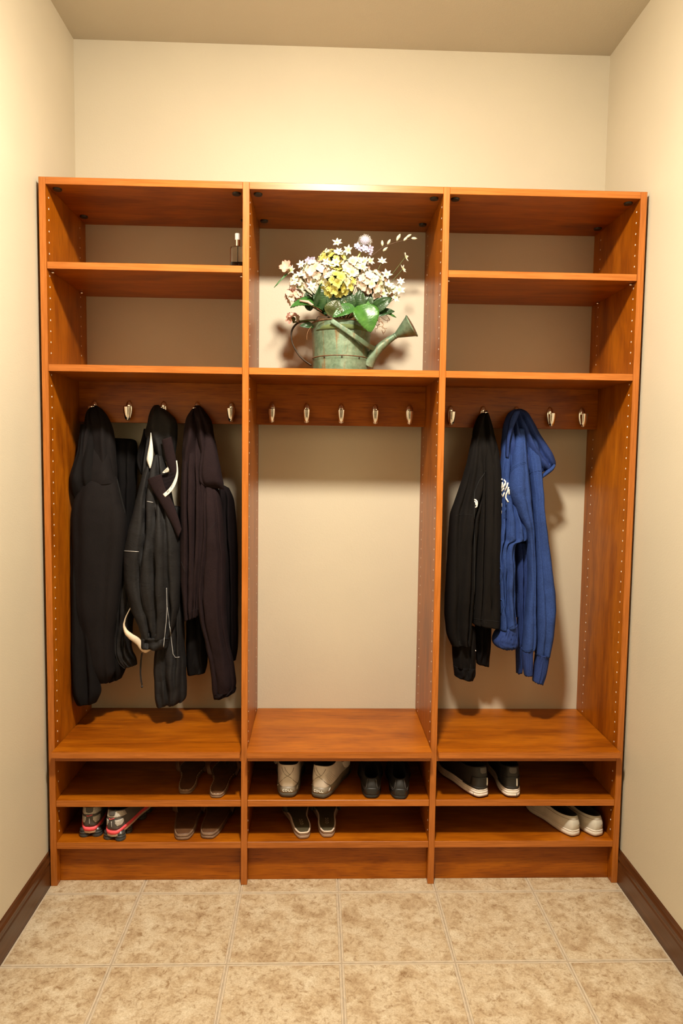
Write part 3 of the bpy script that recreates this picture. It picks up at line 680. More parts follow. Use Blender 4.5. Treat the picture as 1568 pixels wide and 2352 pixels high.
class Shoe:
    def __init__(s, name, label, cat, px, py, z, rot, group, L, hw, mirror=False, fwd=0.0):
        p = atz(px, py, z); d = Matrix.Rotation(math.radians(rot), 3, 'Z') @ Vector((0, fwd, 0))
        s.root = thing(name, label, cat, (p.x + d.x, p.y + d.y, z), math.radians(rot), group)
        s.L = L; s.hw = [(a, r, l) for a, l, r in hw] if mirror else hw; s.o = outline(L, s.hw)
        s.sgn = -1 if mirror else 1
    def add(s, name, geo, mat, parent=None, **k):
        par = parent or s.root
        return put(name, geo[0], geo[1], mat, par, local=True, bvh=True, **k)
    def sole(s, name, z0, z1, mat, out=0.0, taper=.002, lift=None, **k):
        o = inset(s.o, -out); f = lift or (lambda y, x: 0.0)
        R_ = [lvl(inset(o, taper + .004), z0, f), lvl(inset(o, taper), z0 + .0015, f), lvl(o, z0 + (z1 - z0) * .45, f), lvl(inset(o, .0005), z1 - .0015, f), lvl(inset(o, .0025), z1, f)]
        return s.add(name, rings_geo(R_), mat, **k)
    def upper(s, z0, rim, mat, inner, zbase=None, bulge=.35, lean=0.0, n=10, ins=.003, mats=None, name='upper'):
        """rim: (y0, y1, half width, z heel, z side, z front)"""
        y0, y1, w, zh, zs, zf = rim; o = inset(s.o, ins); N = len(o); top = []
        for k in range(N):
            th = 2 * PI * k / N; c = (1 - math.cos(th)) / 2; y = y0 + (y1 - y0) * c; sn = math.sin(th)
            z = zh * (1 - c) ** 2 + 2 * zs * c * (1 - c) + zf * c * c + .0
            top.append((math.copysign(abs(sn) ** .8, sn) * w, y, z))
        s.top = top; zb = zbase or (lambda y: z0); R_ = []
        for i in range(n + 1):
            t = i / n; r_ = []
            for k in range(N):
                x, y = o[k]; X, Y, Z = top[k]; e = t ** 1.9 if t < 1 else 1
                front = max(0, (y / s.L - .5) * 2)
                e = e * (1 - front * .0) ; b = math.sin(PI * min(1, t * 1.0)) * bulge * .012
                d = Vector((x, y - s.L * .4)); d = d.normalized() if d.length else Vector((0, 1))
                zz = zb(y) + (Z - zb(y)) * (t ** (1 - .35 * front))
                r_.append((x + (X - x) * e + d.x * b, y + (Y - y) * e + d.y * b + lean * t * (1 - y / s.L), zz))
            R_.append(r_)
        s.R = R_
        u = s.add(name, rings_geo(R_, close_top=False), mat)
        last = R_[-1]
        c = Vector((0, (y0 + y1) / 2, 0)); I = [last]
        for sc_, dz in ((.94, .001), (.90, -.002), (.90, -.012), (.93, None)):
            I.append([(c.x + (x - c.x) * sc_, c.y + (y - c.y) * sc_, (z + dz) if dz is not None else z0 + .006) for x, y, z in last])
        s.add('lining', rings_geo(I, close_bottom=False), inner)
        s.up = u; return u
    def pt(s, k, t, off=0.0):
        """point on the upper: k = station round the outline (0 = heel), t = height fraction"""
        n = len(s.R) - 1; N = len(s.R[0]); a = (t * n); i = min(int(a), n - 1); f = a - i; k = k % N; j = int(k); g = k - j
        def P_(i_, j_): return Vector(s.R[i_][j_ % N])
        p = (P_(i, j) * (1 - g) + P_(i, j + 1) * g) * (1 - f) + (P_(i + 1, j) * (1 - g) + P_(i + 1, j + 1) * g) * f
        du = P_(i, j + 1) - P_(i, j); dv = P_(i + 1, j) - P_(i, j); nn = dv.cross(du); nn = nn.normalized() if nn.length else Vector((0, -1, 0))
        if nn.dot(Vector((p.x, p.y - s.L * .4, 0))) < 0: nn = -nn
        return p + nn * off
    def patch(s, name, k0, k1, t0, t1, off, mat, nu=12, nv=6, shape=None, parent=None, **kw):
        """raised panel following the upper"""
        G = []
        for j in range(nv + 1):
            row = []
            for i in range(nu + 1):
                u, v = i / nu, j / nv
                k, t = (k0 + (k1 - k0) * u, t0 + (t1 - t0) * v) if shape is None else shape(u, v)
                row.append((k, t))
            G.append(row)
        V = [s.pt(k, t, off) for r_ in G for k, t in r_]; m0 = len(V); V += [s.pt(k, t, -.0008) for r_ in G for k, t in r_]; w = nu + 1; F = []
        for j in range(nv):
            for i in range(nu):
                q = [j * w + i, j * w + i + 1, (j + 1) * w + i + 1, (j + 1) * w + i]; F.append(q); F.append([m0 + a for a in q][::-1])
        rim = [i for i in range(w)] + [j * w + nu for j in range(1, nv + 1)] + [nv * w + i for i in range(nu - 1, -1, -1)] + [j * w for j in range(nv - 1, 0, -1)]
        for a, b in zip(rim, rim[1:] + rim[:1]): F.append([a, m0 + a, m0 + b, b])
        return put(name, V, F, mat, parent or s.root, local=True, bvh=True, **kw)
    def line(s, name, pts, r, mat, off=.0006, parent=None, **kw):
        P_ = []
        for (a, b), (c, d) in zip(pts, pts[1:]):
            for q in range(6): P_.append(s.pt(a + (c - a) * q / 6, b + (d - b) * q / 6, off))
        P_.append(s.pt(*pts[-1], off))
        return put(name, *tube_geo(P_, r, 6), mat, parent or s.root, local=True, **kw)

S_GREY = simple('shoe_dark_grey', (.085, .075, .068), .7, nscale=60)
S_SILV = simple('shoe_silver_mesh', (.50, .47, .42), .6, nscale=400, namp=.45, bump=.6, bscale=500)
S_PINK = simple('neon_pink_rubber', (.95, .10, .12), .5)
S_PALE = simple('pale_foam', (.66, .52, .40), .6)
S_RUB = simple('dark_rubber_pods', (.045, .048, .045), .35)
S_BLK = simple('black_leather', (.010, .009, .008), .55)
S_BLKR = simple('black_rubber', (.013, .013, .012), .5)
S_BLACKIN = simple('dark_lining', (.008, .007, .006), .9)
S_WHT = simple('dirty_white_leather', (.62, .54, .46), .5, nscale=25, namp=.10)
S_TAUPE = simple('taupe_rubber', (.21, .17, .12), .45)
S_TAUPED = simple('dark_taupe_sole', (.085, .072, .055), .5)
S_FOAM = simple('white_foam', (.74, .66, .58), .6, nscale=50, namp=.12)
S_CANV = simple('cream_canvas', (.60, .56, .47), .9, nscale=30, namp=.08, bump=.4, bscale=600)
S_CRUB = simple('cream_rubber', (.70, .63, .53), .5, nscale=30, namp=.08)
S_CIN = simple('dark_insole', (.035, .030, .022), .9)
S_BRN = simple('brown_leather', (.10, .042, .016), .5, nscale=40, namp=.25)
S_BRNE = simple('worn_brown_edge', (.20, .115, .065), .7, nscale=60, namp=.25)
S_STITCH = simple('pale_stitching', (.58, .44, .30), .8)
S_INS = simple('dark_footbed', (.055, .042, .018), .7)
S_MIDS = simple('tan_rubber', (.33, .215, .145), .5)
S_RED = simple('dark_red_outsole', (.10, .015, .015), .5)

HW_RUN = [(0, .034, .034), (.16, .036, .036), (.42, .032, .036), (.70, .045, .047), (.88, .041, .040), (1, .026, .024)]
HW_WIDE = [(0, .038, .038), (.15, .040, .040), (.42, .037, .040), (.70, .050, .052), (.88, .046, .044), (1, .030, .028)]
HW_SLIM = [(0, .032, .032), (.15, .034, .034), (.42, .031, .033), (.70, .043, .045), (.88, .038, .036), (1, .022, .020)]

# grey running shoes with pink midsole, bottom left
def running_shoe(px, py, rot, mirror, label):
    s = Shoe('running_shoe', label, 'shoe', px, py, SB2, rot, 'grey and pink running shoes', .262, HW_RUN, mirror)
    zb = lambda y: .030 + .010 * math.cos(min(1, y / .08) * PI / 2) * -1 + .004
    s.upper(.036, (.004, .150, .030, .098, .072, .092), S_GREY, S_BLACKIN, ins=.001, bulge=.25)
    # midsole bands hang lower in the middle of the heel, like a smile
    def band(u, v, a, b, sag): return None
    def hang(y, x): return -.010 * max(0, 1 - (x / .036) ** 2) * max(0, 1 - y / .05)
    o = s.o
    s.add('midsole', rings_geo([lvl(inset(o, .004), .022, hang), lvl(inset(o, -.0005), .024, hang), lvl(inset(o, -.0008), .033, hang), lvl(inset(o, .002), .036, hang)]), S_PALE)
    s.add('midsole_stripe', rings_geo([lvl(inset(o, .003), .031, hang), lvl(inset(o, -.0022), .032, hang), lvl(inset(o, -.0022), .041, hang), lvl(inset(o, .003), .043, hang)]), S_PINK, label='neon pink midsole stripe')
    # sole of separate sprung pods
    for (x, y, r) in ((-.019, .018, .0165), (.019, .018, .0165), (-.022, .062, .014), (.022, .062, .014), (-.026, .150, .017), (.024, .150, .017), (-.027, .195, .016), (.024, .195, .016), (-.012, .235, .014), (.014, .235, .014)):
        V, F = lathe_geo([(r * .5, 0), (r * 1.0, .001), (r * 1.04, .005), (r * 1.0, .0085), (r * .84, .0100), (r * .98, .0115), (r * 1.0, .0155), (r * .82, .0175), (r * .92, .0195), (r * .90, .024), (r * .6, .029)], 18, (0, 0, 1), (x, y, 0))
        s.add('sole_pod', (V, F), S_RUB, auto=.5)
    # pale mesh windows either side of the heel strip
    for a, b in ((.9, 5.2), (-.9, -5.2)):
        def shp(u, v, a=a, b=b):
            w_ = .5 + .5 * math.sin(PI * (.12 + .76 * v)) ; c_ = (a + b) / 2
            return (c_ + (b - a) / 2 * (2 * u - 1) * (.55 + .45 * min(1, v * 2.2)), .20 + .33 * v)
        s.patch('mesh_panel', 0, 0, 0, 0, .0010, S_SILV, shape=shp)
    s.patch('collar_panel', -7, 7, .66, .97, .0012, S_SILV, label='silver heel collar')
    s.patch('heel_tab', -1.9, 1.9, .74, .99, .0022, S_GREY, shape=lambda u, v: ((2 * u - 1) * (1.1 + 1.1 * v), .72 + .27 * v + .05 * (2 * u - 1) ** 2))
    s.line('reflector', [(0, .17), (0, .46)], .0016, F_REFL, .0012, label='pale vertical heel reflector')
    s.line('logo', [(-.75, .600), (-.55, .565), (-.2, .572), (.9, .625)], .0011, S_PINK, .0014, label='small pink tick logo')
    # laces loops at the front
    for q in range(4):
        y = .150 + q * .014; z = .094 - q * .007
        s.add('lace', tube_geo(catmull([(-.020, y, z - .010), (-.008, y + .004, z + .002), (.008, y - .002, z + .003), (.020, y + .004, z - .010)], 4), .0018, 6), S_SILV)
    return s
running_shoe(206, 1924, 4, True, 'left grey and pink running shoe beside the cabinet side')
sh = running_shoe(257, 1932, -12, False, 'grey and pink running shoe nearer the front edge, toe turned right')
sh.add('loose_lace', tube_geo(catmull([(.020, .16, .085), (.050, .155, .078), (.066, .165, .070), (.050, .185, .076), (.028, .18, .082)], 6), .0016, 6), S_SILV)

# flip-flops
def sandal(name, label, px, py, z, rot, mirror, group, L, hw, thick, edge, bed, strap, stitch=True, strapw=.010, straph=.045, wide=0):
    s = Shoe(name, label, 'sandal', px, py, z, rot, group, L, hw, mirror)
    s.sole('outsole', 0, thick * .55, edge, taper=.001)
    s.sole('midsole', thick * .5, thick, edge, out=-.0006, taper=.0008)
    o = s.o; bedz = thick
    s.add('footbed', rings_geo([lvl(inset(o, .004), thick - .001), lvl(inset(o, .0042), thick + .0012), lvl(inset(o, .0075), thick + .0016)]), bed)
    if stitch:
        q = inset(o, .0028); N = len(q); V, F = [], []
        P_ = [Vector((x, y, thick + .0006)) for x, y in q]
        for k in range(N):
            a, b = P_[k], P_[(k + 1) % N]; g = tube_geo([a + (b - a) * .12, a + (b - a) * .75], .0007, 5); V, F = join((V, F), g)
        s.add('stitching', (V, F), S_STITCH, kind='stuff')
    # thong: two arms from the waist of the sole to a toe post
    toe = Vector((-.004 * s.sgn, L * .80, thick))
    for sd in (-1, 1):
        w = (hw[3][2] if sd > 0 else hw[3][1]) * .93
        a = Vector((sd * w * .96, L * .50, thick + .002)); pts = catmull([tuple(a), tuple(a + Vector((sd * (.003 + wide), L * .06, straph * .62))), (sd * w * .62, L * .68, thick + straph * .98), (sd * .010 - .003 * s.sgn, L * .77, thick + straph * .62), tuple(toe + Vector((sd * .002, 0, .018)))], 5)
        V, F = [], []; m_ = len(pts); nr = 8
        for i, p in enumerate(pts):
            p = Vector(p); t = (Vector(pts[min(i + 1, m_ - 1)]) - Vector(pts[max(i - 1, 0)])).normalized()
            side = Vector((0, 0, 1)).cross(t); side = side.normalized() if side.length > .1 else Vector((0, 1, 0)); nn = t.cross(side)
            ww = strapw * (1.0 - .45 * i / m_)
            for k in range(nr):
                q = 2 * PI * k / nr; V.append(p + (Vector((0, 1, 0)) * .5 + side * .5).normalized() * math.cos(q) * ww + Vector((sd, 0, .4)).normalized() * math.sin(q) * .0016)
        for i in range(m_ - 1):
            for k in range(nr): F.append([i * nr + k, i * nr + (k + 1) % nr, (i + 1) * nr + (k + 1) % nr, (i + 1) * nr + k])
        F.append(list(range(nr))[::-1]); F.append([(m_ - 1) * nr + k for k in range(nr)])
        s.add('strap', (V, F), strap)
    s.add('toe_post', tube_geo([toe, toe + Vector((0, 0, .020))], .0032, 8), strap)
    return s
HW_SAN = [(0, .030, .030), (.15, .032, .032), (.38, .027, .030), (.70, .046, .048), (.88, .041, .038), (1, .025, .022)]
HW_SANB = [(0, .036, .036), (.15, .038, .038), (.40, .036, .040), (.70, .049, .051), (.88, .044, .042), (1, .028, .026)]
sandal('flip_flop', 'brown leather flip-flop on the upper shoe shelf, left one of the pair', 425, 1825, SB1, 2, True, 'stitched brown flip-flops', .265, HW_SAN, .013, S_BRNE, S_BRN, S_BRN, wide=.004)
sandal('flip_flop', 'brown leather flip-flop on the upper shoe shelf, right one nearer the edge', 496, 1834, SB1, -1, False, 'stitched brown flip-flops', .265, HW_SAN, .013, S_BRNE, S_BRN, S_BRN, wide=.006)
sandal('flip_flop', 'wide brown flip-flop on the bottom shelf beside the running shoes', 419, 1931, SB2, 3, True, 'wide brown flip-flops', .285, HW_SANB, .019, S_BRNE, S_BRN, S_BRN, stitch=False, strapw=.013)
sandal('flip_flop', 'wide brown flip-flop on the bottom shelf against the divider', 476, 1928, SB2, -5, False, 'wide brown flip-flops', .285, HW_SANB, .019, S_BRNE, S_BRN, S_BRN, stitch=False, strapw=.013)
for args in ((698, 1928, 10, True, 'dark flip-flop with tan rubber edge, left one in the middle bay'), (752, 1925, 2, False, 'dark flip-flop with tan rubber edge, right one in the middle bay')):
    s = sandal('flip_flop', args[4], args[0], args[1], SB2, args[2], args[3], 'dark flip-flops with tan edges', .27, HW_SAN, .022, S_MIDS, S_INS, S_BLK, stitch=False)
    s.add('footbed_rim', rings_geo([lvl(inset(s.o, .001), .0195), lvl(inset(s.o, -.0006), .0205), lvl(inset(s.o, .001), .0222), lvl(inset(s.o, .0045), .0222)], close_bottom=False, close_top=False), S_PALE, label='pale rim round the footbed')
    # worn print on the footbed
    g = [tube_geo([(x - .0016, .045 + k * .0042, .0240), (x + .0016, .045 + k * .0042, .0240)], .0006, 5) for k in range(9) for x in ((-.003, .004) if k % 3 else (0,))]
    s.add('footbed_print', join(*g), S_MIDS, kind='stuff')

# white perforated golf-style shoes with taupe heel band
def white_shoe(px, py, rot, mirror, label):
    s = Shoe('white_shoe', label, 'shoe', px, py, SB1, rot, 'white perforated shoes', .280, HW_WIDE, mirror)
    s.sole('outsole', 0, .017, S_TAUPED, out=.001, taper=.004)
    zb = lambda y: .030
    s.upper(.030, (.006, .140, .032, .104, .080, .098), S_WHT, S_CIN, ins=.003, bulge=.25)
    s.add('heel_band', rings_geo([lvl(inset(s.o, .003), .014), lvl(inset(s.o, -.0004), .016), lvl(inset(s.o, .0012), .033, lambda y, x: .004 * max(0, 1 - abs(x) / .03) * (1 if y < .05 else 0)), lvl(inset(s.o, .0045), .035)], close_top=False), S_TAUPE)
    # overlay seams crossing the heel
    s.line('overlay_seam', [(-5.2, .06), (3.6, .88)], .0009, S_TAUPE, .0004)
    s.line('overlay_seam', [(5.2, .06), (-3.6, .88)], .0009, S_TAUPE, .0004)
    s.line('overlay_seam', [(-1.5, .92), (.6, .60)], .0007, S_TAUPE, .0004)
    g = []
    sd = -1 if mirror else 1
    for i in range(5):
        for j in range(7):
            k = sd * (3.3 + i * .62 + j * .34); t = .60 - j * .068 + i * .035
            g.append(tube_geo([s.pt(k, t, -.0004), s.pt(k, t, .0005)], .0009, 6))
    s.add('perforations', join(*g), S_TAUPED, kind='stuff')
    # lettering COLL and side marks
    N = len(s.o)
    def bp(x, z):  # point on the band at the heel, x across
        k = x / .006; f = k % N; j = int(f); gq = f - j; a = Vector((*s.o[j % N], 0)); b = Vector((*s.o[(j + 1) % N], 0)); p = a * (1 - gq) + b * gq
        # outline stations are unevenly spaced: find the station with this x near the heel
        best = None
        for q in range(-8 * 6, 8 * 6 + 1):
            kk = q / 6; j0 = math.floor(kk); g0 = kk - j0; pa = Vector((*s.o[j0 % N], 0)); pb = Vector((*s.o[(j0 + 1) % N], 0)); pp = pa * (1 - g0) + pb * g0
            if pp.y < .05 and (best is None or abs(pp.x - x) < abs(best.x - x)): best = pp
        d = Vector((best.x, best.y - .06, 0)).normalized(); return Vector((best.x, best.y, z)) + d * .0006
    LT = {'C': [[(.9, .95), (.2, .95), (0, .5), (.2, .05), (.9, .05)]], 'O': [[(.5, 1), (.15, .85), (0, .5), (.15, .15), (.5, 0), (.85, .15), (1, .5), (.85, .85), (.5, 1)]], 'L': [[(.15, .95), (.15, .05), (.85, .05), (.9, .25)]]}
    x = -.0155; g = []
    for ch in 'COLL':
        for st in LT[ch]: g.append(tube_geo([bp(x + a * .0060, .0215 + b * .0062) for a, b in dense([(q[0], q[1]) for q in st], .2)], .00095, 6))
        x += .0083
    s.add('lettering', join(*g), F_WHITE, label='white heel lettering')
    for xx in (-.034, .028):
        s.add('side_mark', tube_geo([bp(xx, .021), bp(xx + .001, .025), bp(xx + .003, .030)], .0010, 6), F_WHITE)
    # cross strap with ribbed end over the instep
    st = [s.pt(N * .30 if sd > 0 else N * .70, .5, .004), Vector((sd * .040, .150, .085)), Vector((sd * .046, .158, .075))]
    V, F = lathe_geo([(.001, -.004), (.019, -.003), (.022, 0), (.019, .003), (.001, .004)], 20, (sd, -.35, .25), (sd * .047, .150, .066))
    s.add('strap_end', (V, F), S_WHT)
    for q in range(3):
        s.add('strap_rib', tube_geo([Vector((sd * .030, .120, .092 - q * .007)), Vector((sd * .044, .122, .089 - q * .007)), Vector((sd * .056, .132, .092 - q * .006))], .0014, 6), S_TAUPED)
    return s
white_shoe(660, 1833, -1, True, 'left white shoe with pale lettering on its taupe heel band')
white_shoe(731, 1835, -18, False, 'right white shoe with lettered taupe heel band, toe turned right')

# black low shoes with rubber heels
for px, py, rot, mir, lab_ in ((853, 1835, -3, True, 'black low shoe with rubber heel, next to the white pair'), (918, 1837, -4, False, 'black low shoe with rubber heel, nearest the right divider')):
    s = Shoe('black_shoe', lab_, 'shoe', px, py, SB1, rot, 'black low shoes', .255, HW_SLIM, mir)
    s.sole('outsole', 0, .012, S_BLKR, out=.001, taper=.002)
    s.upper(.010, (.010, .150, .024, .060, .048, .066), S_BLK, S_BLACKIN, ins=.002, bulge=.5)
    s.patch('heel_cap', -5, 5, 0, .5, .0018, S_BLKR, shape=lambda u, v: ((2 * u - 1) * 6.5 * (1 - .62 * v), .02 + .5 * v - .05 * (2 * u - 1) ** 2))
    for sd in (-1, 1):
        s.line('piping', [(sd * 3.4, .30), (sd * 2.6, .6), (sd * 3.2, .97)], .0008, S_GREY, .0008)
        s.line('stitch_line', [(sd * 4.0, .42), (sd * 7.5, .50)], .0007, S_GREY, .0006)
        s.line('stitch_line', [(sd * 4.0, .32), (sd * 7.5, .36)], .0007, S_GREY, .0006)

# black trainers with layered white soles
def trainer(px, py, rot, mirror, label):
    s = Shoe('trainer', label, 'shoe', px, py, SB1, rot, 'black trainers with white soles', .270, HW_RUN, mirror)
    spring = lambda y, x: .012 * max(0, (y / .27 - .62) / .38) ** 2
    s.sole('outsole', 0, .0075, S_RED, out=.0, taper=.004, lift=spring)
    for i, (a, b, ou) in enumerate(((.0065, .0155, .0022), (.0145, .0225, .0014), (.0215, .0295, .0002))):
        o = inset(s.o, -ou)
        s.add('midsole_layer', rings_geo([lvl(inset(o, .0015), a, spring), lvl(o, a + .0012, spring), lvl(inset(o, -.0002), b - .0018, spring), lvl(inset(o, .0018), b, spring)]), S_FOAM)
    for k in (-3.2, 2.6) if mirror else (-4.5, 1.6, 4.6):
        N = len(s.o); j = int(math.floor(k)) % N; p = Vector((*s.o[j], 0)); d = Vector((p.x, p.y - .08, 0)).normalized()
        s.add('sole_groove', tube_geo([p + d * .0026 + Vector((0, 0, .0025)), p + d * .0028 + Vector((0, 0, .0155))], .0009, 6), S_RUB)
    s.upper(.029, (.004, .150, .030, .100, .074, .095), S_BLK, S_BLACKIN, ins=.002, bulge=.25)
    s.patch('heel_counter', -5.5, 5.5, .02, .55, .0014, S_BLKR)
    s.patch('heel_rim', -8, 8, .0, .10, .0026, S_BLKR, nv=3, label='glossy rim above the sole')
    s.patch('heel_pull', 0, 0, 0, 0, .0022, S_GREY, shape=lambda u, v: ((2 * u - 1) * 1.9 * math.sin(PI * (.5 * v + .0) + .35), .72 + .26 * v))
    s.line('reflector', [(1.0, .15), (1.0, .50)], .0019, F_WHITE, .0020, label='white vertical heel reflector')
    return s
trainer(1109, 1833, 20, True, 'left black trainer with white layered sole, toe turned left')
trainer(1176, 1833, -3, False, 'right black trainer with white layered sole, pointing straight back')

# cream canvas slip-ons
def slip_on(px, py, rot, mirror, label):
    s = Shoe('slip_on_shoe', label, 'shoe', px, py, SB2, rot, 'cream canvas slip-ons', .262, HW_SLIM, mirror)
    s.sole('outsole', 0, .0035, S_RED, out=-.0006, taper=.001)
    s.sole('sole_band', .0025, .018, S_CRUB, out=.0010, taper=.0008)
    q = inset(s.o, -.0006)
    s.add('foxing', rings_geo([lvl(inset(q, .002), .0165), lvl(q, .0175), lvl(q, .0212), lvl(inset(q, .003), .0222)]), S_CRUB)
    s.upper(.019, (.006, .150, .026, .066, .050, .066), S_CANV, S_CIN, ins=.002, bulge=.35)
    s.line('seam', [(-16, .80), (-8, .79), (-4, .79), (0, .79), (4, .79), (8, .79), (16, .80)], .0006, S_MIDS, .0004)
    s.line('scuff', [(.5, .40), (1.3, .42), (1.8, .47)], .0004, S_CIN, .0002)
    return s
slip_on(1322, 1922, 20, True, 'left cream canvas slip-on shoe, toe turned to the left')
slip_on(1375, 1922, 17, False, 'right cream canvas slip-on shoe beside the cabinet side panel')

# ------------------------------------------------------------------ spray bottle, upper left shelf
def glass(name, c, rough=.03):
    t = NT(name); t.color(c); t.set(Roughness=rough); t.b.inputs['Transmission Weight'].default_value = 1.0; t.b.inputs['IOR'].default_value = 1.45; return t.m
G_CLEAR = glass('clear_glass', (.96, .97, .95)); G_LIQ = glass('blue_grey_liquid', (.35, .42, .55), .05)
G_CAP = simple('frosted_white_cap', (.78, .75, .70), .35); 
bp_ = at(545.5, 600, .12); bz = S1
bot = thing('spray_bottle', 'small clear glass spray bottle with white cap beside the divider', 'bottle', (bp_.x, .12, bz))
def rrect(w, d, z, p=.35, n=28):
    return [(math.copysign(abs(math.cos(2 * PI * k / n)) ** p, math.cos(2 * PI * k / n)) * w, math.copysign(abs(math.sin(2 * PI * k / n)) ** p, math.sin(2 * PI * k / n)) * d, z) for k in range(n)]
def rr_geo(rows): V, F = rings_geo([rrect(*r_) for r_ in rows]); return V, [f[::-1] for f in F]
ztop = at(544, 537, .12).z - bz; zcol = at(543, 551, .12).z - bz; zsh = at(543, 566, .12).z - bz
put('glass_body', *rr_geo([(.019, .010, 0), (.0215, .0125, .001), (.0225, .0135, .004), (.0225, .0135, zsh - .010), (.0205, .0125, zsh - .004), (.011, .009, zsh - .0005, .8), (.008, .008, zsh, 1)]), G_CLEAR, bot, local=True)
put('liquid', *rr_geo([(.0175, .0085, .004), (.0185, .0095, .006), (.0185, .0095, zsh * .45)]), G_LIQ, bot, local=True)
put('collar', *lathe_geo([(.0078, zsh - .002), (.0078, zcol - .001), (.0070, zcol)], 24), M_CHROME, bot, local=True, auto=.6)
put('cap', *lathe_geo([(.0085, zcol - .001), (.0086, ztop - .001), (.0078, ztop)], 24), G_CAP, bot, local=True, auto=.6)
put('dip_tube', *tube_geo([(0, 0, .006), (.001, 0, zsh - .003)], .0012, 8), G_CAP, bot, local=True)

# ------------------------------------------------------------------ watering can
def verdigris():
    t = NT('weathered_green_metal'); v = t.coords((1, 1, 1), rnd=False)
    vs = t.coords((46, 46, 5), rnd=False); f1 = t.noise(v, 16, 6, .65, .5); f2 = t.noise(vs, 1, 5, .65); f3 = t.noise(v, 70, 4, .7)
    a = t.ramp(f1, [(.32, (.085, .145, .085)), (.5, (.15, .225, .145)), (.68, (.24, .31, .21))])
    r_ = t.ramp(f2, [(.54, (0, 0, 0)), (.66, (1, 1, 1))])
    c = t.mix(r_, a, (.22, .135, .055)); d = t.ramp(f3, [(.35, (.72, .70, .66)), (.6, (1.05, 1.05, 1.05))])
    t.color(t.mix(1.0, c, d, 'MULTIPLY')); t.set(Roughness=.5, Metallic=.25); t.bump(f3, .3, .0008); return t.m
M_VERD = verdigris(); M_RUST = simple('dark_rusty_iron', (.05, .036, .022), .55, .5, nscale=60, namp=.5)
M_RUSTB = simple('rust_brown', (.16, .085, .04), .7, .2, nscale=80, namp=.4)
CX, CY = .888, .172
zr = at(785, 734, .082).z; HT = zr - S2; RT, RB = .0945, .0895
can = thing('watering_can', 'weathered green metal watering can on the middle shelf, holding the bouquet', 'watering can', (CX, CY, S2))
prof = []
for i in range(41):
    t = i / 40; r = RB + (RT - RB) * t; z = HT * t
    for c_, a_, w_ in ((.855, .0016, .010), (.805, .0016, .010), (.765, .0010, .010), (.30, .0016, .010), (.02, .0015, .02)): r += a_ * math.exp(-((t - c_) / w_) ** 2)
    prof.append((r, z))
V, F = lathe_geo([(.004, .002), (RB - .002, .001)] + prof[1:] + [(RT + .0022, HT + .0005), (RT + .0022, HT + .003), (RT - .001, HT + .003), (RT - .002, HT - .03), (.004, HT - .031)], 64)
put('can_body', V, F, M_VERD, can, local=True, auto=.9)
put('rim', *lathe_geo([(RT - .0005, HT - .001), (RT + .0025, HT), (RT + .0030, HT + .002), (RT + .0015, HT + .0038), (RT - .001, HT + .0025)], 64), M_RUSTB, can, local=True)
put('seam_rust', *lathe_geo([(RB + .0020, HT * .318), (RB + .0038, HT * .322), (RB + .0038, HT * .334), (RB + .0020, HT * .338)], 64), M_RUSTB, can, local=True)
def zz(x, y, d): return at(600 + x / 3.733, 500 + y / 3.733, d)
hp = catmull([tuple(zz(x, y, .172)) for x, y in ((438, 985), (428, 915), (385, 893), (335, 893), (287, 925), (258, 985), (266, 1075), (312, 1165), (368, 1225), (430, 1268))], 5)
V, F = [], []
def flatbar(pts, w, th, wdir):
    V, F = [], []; m_ = len(pts); W_ = Vector(wdir).normalized()
    for i, p in enumerate(pts):
        p = Vector(p); t = (Vector(pts[min(i + 1, m_ - 1)]) - Vector(pts[max(i - 1, 0)])).normalized(); u = (W_ - t * W_.dot(t)).normalized(); nn = t.cross(u)
        ww = w[i] if isinstance(w, list) else w
        for a, b in ((-1, -1), (-.6, -1.3), (.6, -1.3), (1, -1), (1, 1), (.6, 1.3), (-.6, 1.3), (-1, 1)): V.append(p + u * a * ww + nn * b * th)
    for i in range(m_ - 1):
        for k in range(8): F.append([i * 8 + k, i * 8 + (k + 1) % 8, (i + 1) * 8 + (k + 1) % 8, (i + 1) * 8 + k])
    F.append(list(range(8))[::-1]); F.append([(m_ - 1) * 8 + k for k in range(8)]); return V, F
put('handle', *flatbar(hp, .0085, .0019, (0, 1, 0)), M_RUST, can)
br = catmull([tuple(zz(598, 880, .074)), tuple(zz(700, 948, .068)), tuple(zz(820, 1030, .072)), tuple(zz(905, 1090, .092)), tuple(zz(972, 1128, .128))], 6)
put('brace', *flatbar(br, .0075, .0016, (.55, 0, .83)), M_VERD, can)
sp = catmull([tuple(zz(*p)) for p in ((905, 1262, .150), (948, 1190, .142), (1010, 1120, .136), (1080, 1060, .132), (1152, 1010, .128))], 6)
m_ = len(sp); rad = [.0235 - .0153 * min(1, (i / (m_ - 1)) ** .8) for i in range(m_)]
put('spout', *tube_geo(sp, rad, 24), M_VERD, can)
fa, fb = zz(1146, 1015, .128), zz(1290, 928, .112)
ax = (fb - fa).normalized(); ln = (fb - fa).length
put('rose', *lathe_geo([(.0086, -.003), (.0100, -.001), (.0100, .002), (.0088, .004), (.0345, ln - .004), (.0372, ln - .002), (.0375, ln + .001), (.0355, ln + .002), (.0335, ln - .002), (.010, ln + .001), (.002, ln + .002)], 40, ax, fa), M_VERD, can, auto=.7)
put('rose_face', *lathe_geo([(.0345, ln - .0005), (.0335, ln + .0012), (.018, ln + .0030), (.002, ln + .0038)], 40, ax, fa), M_RUSTB, can)
g = []; u0 = ax.cross(Vector((0, 0, 1))).normalized(); w0 = ax.cross(u0)
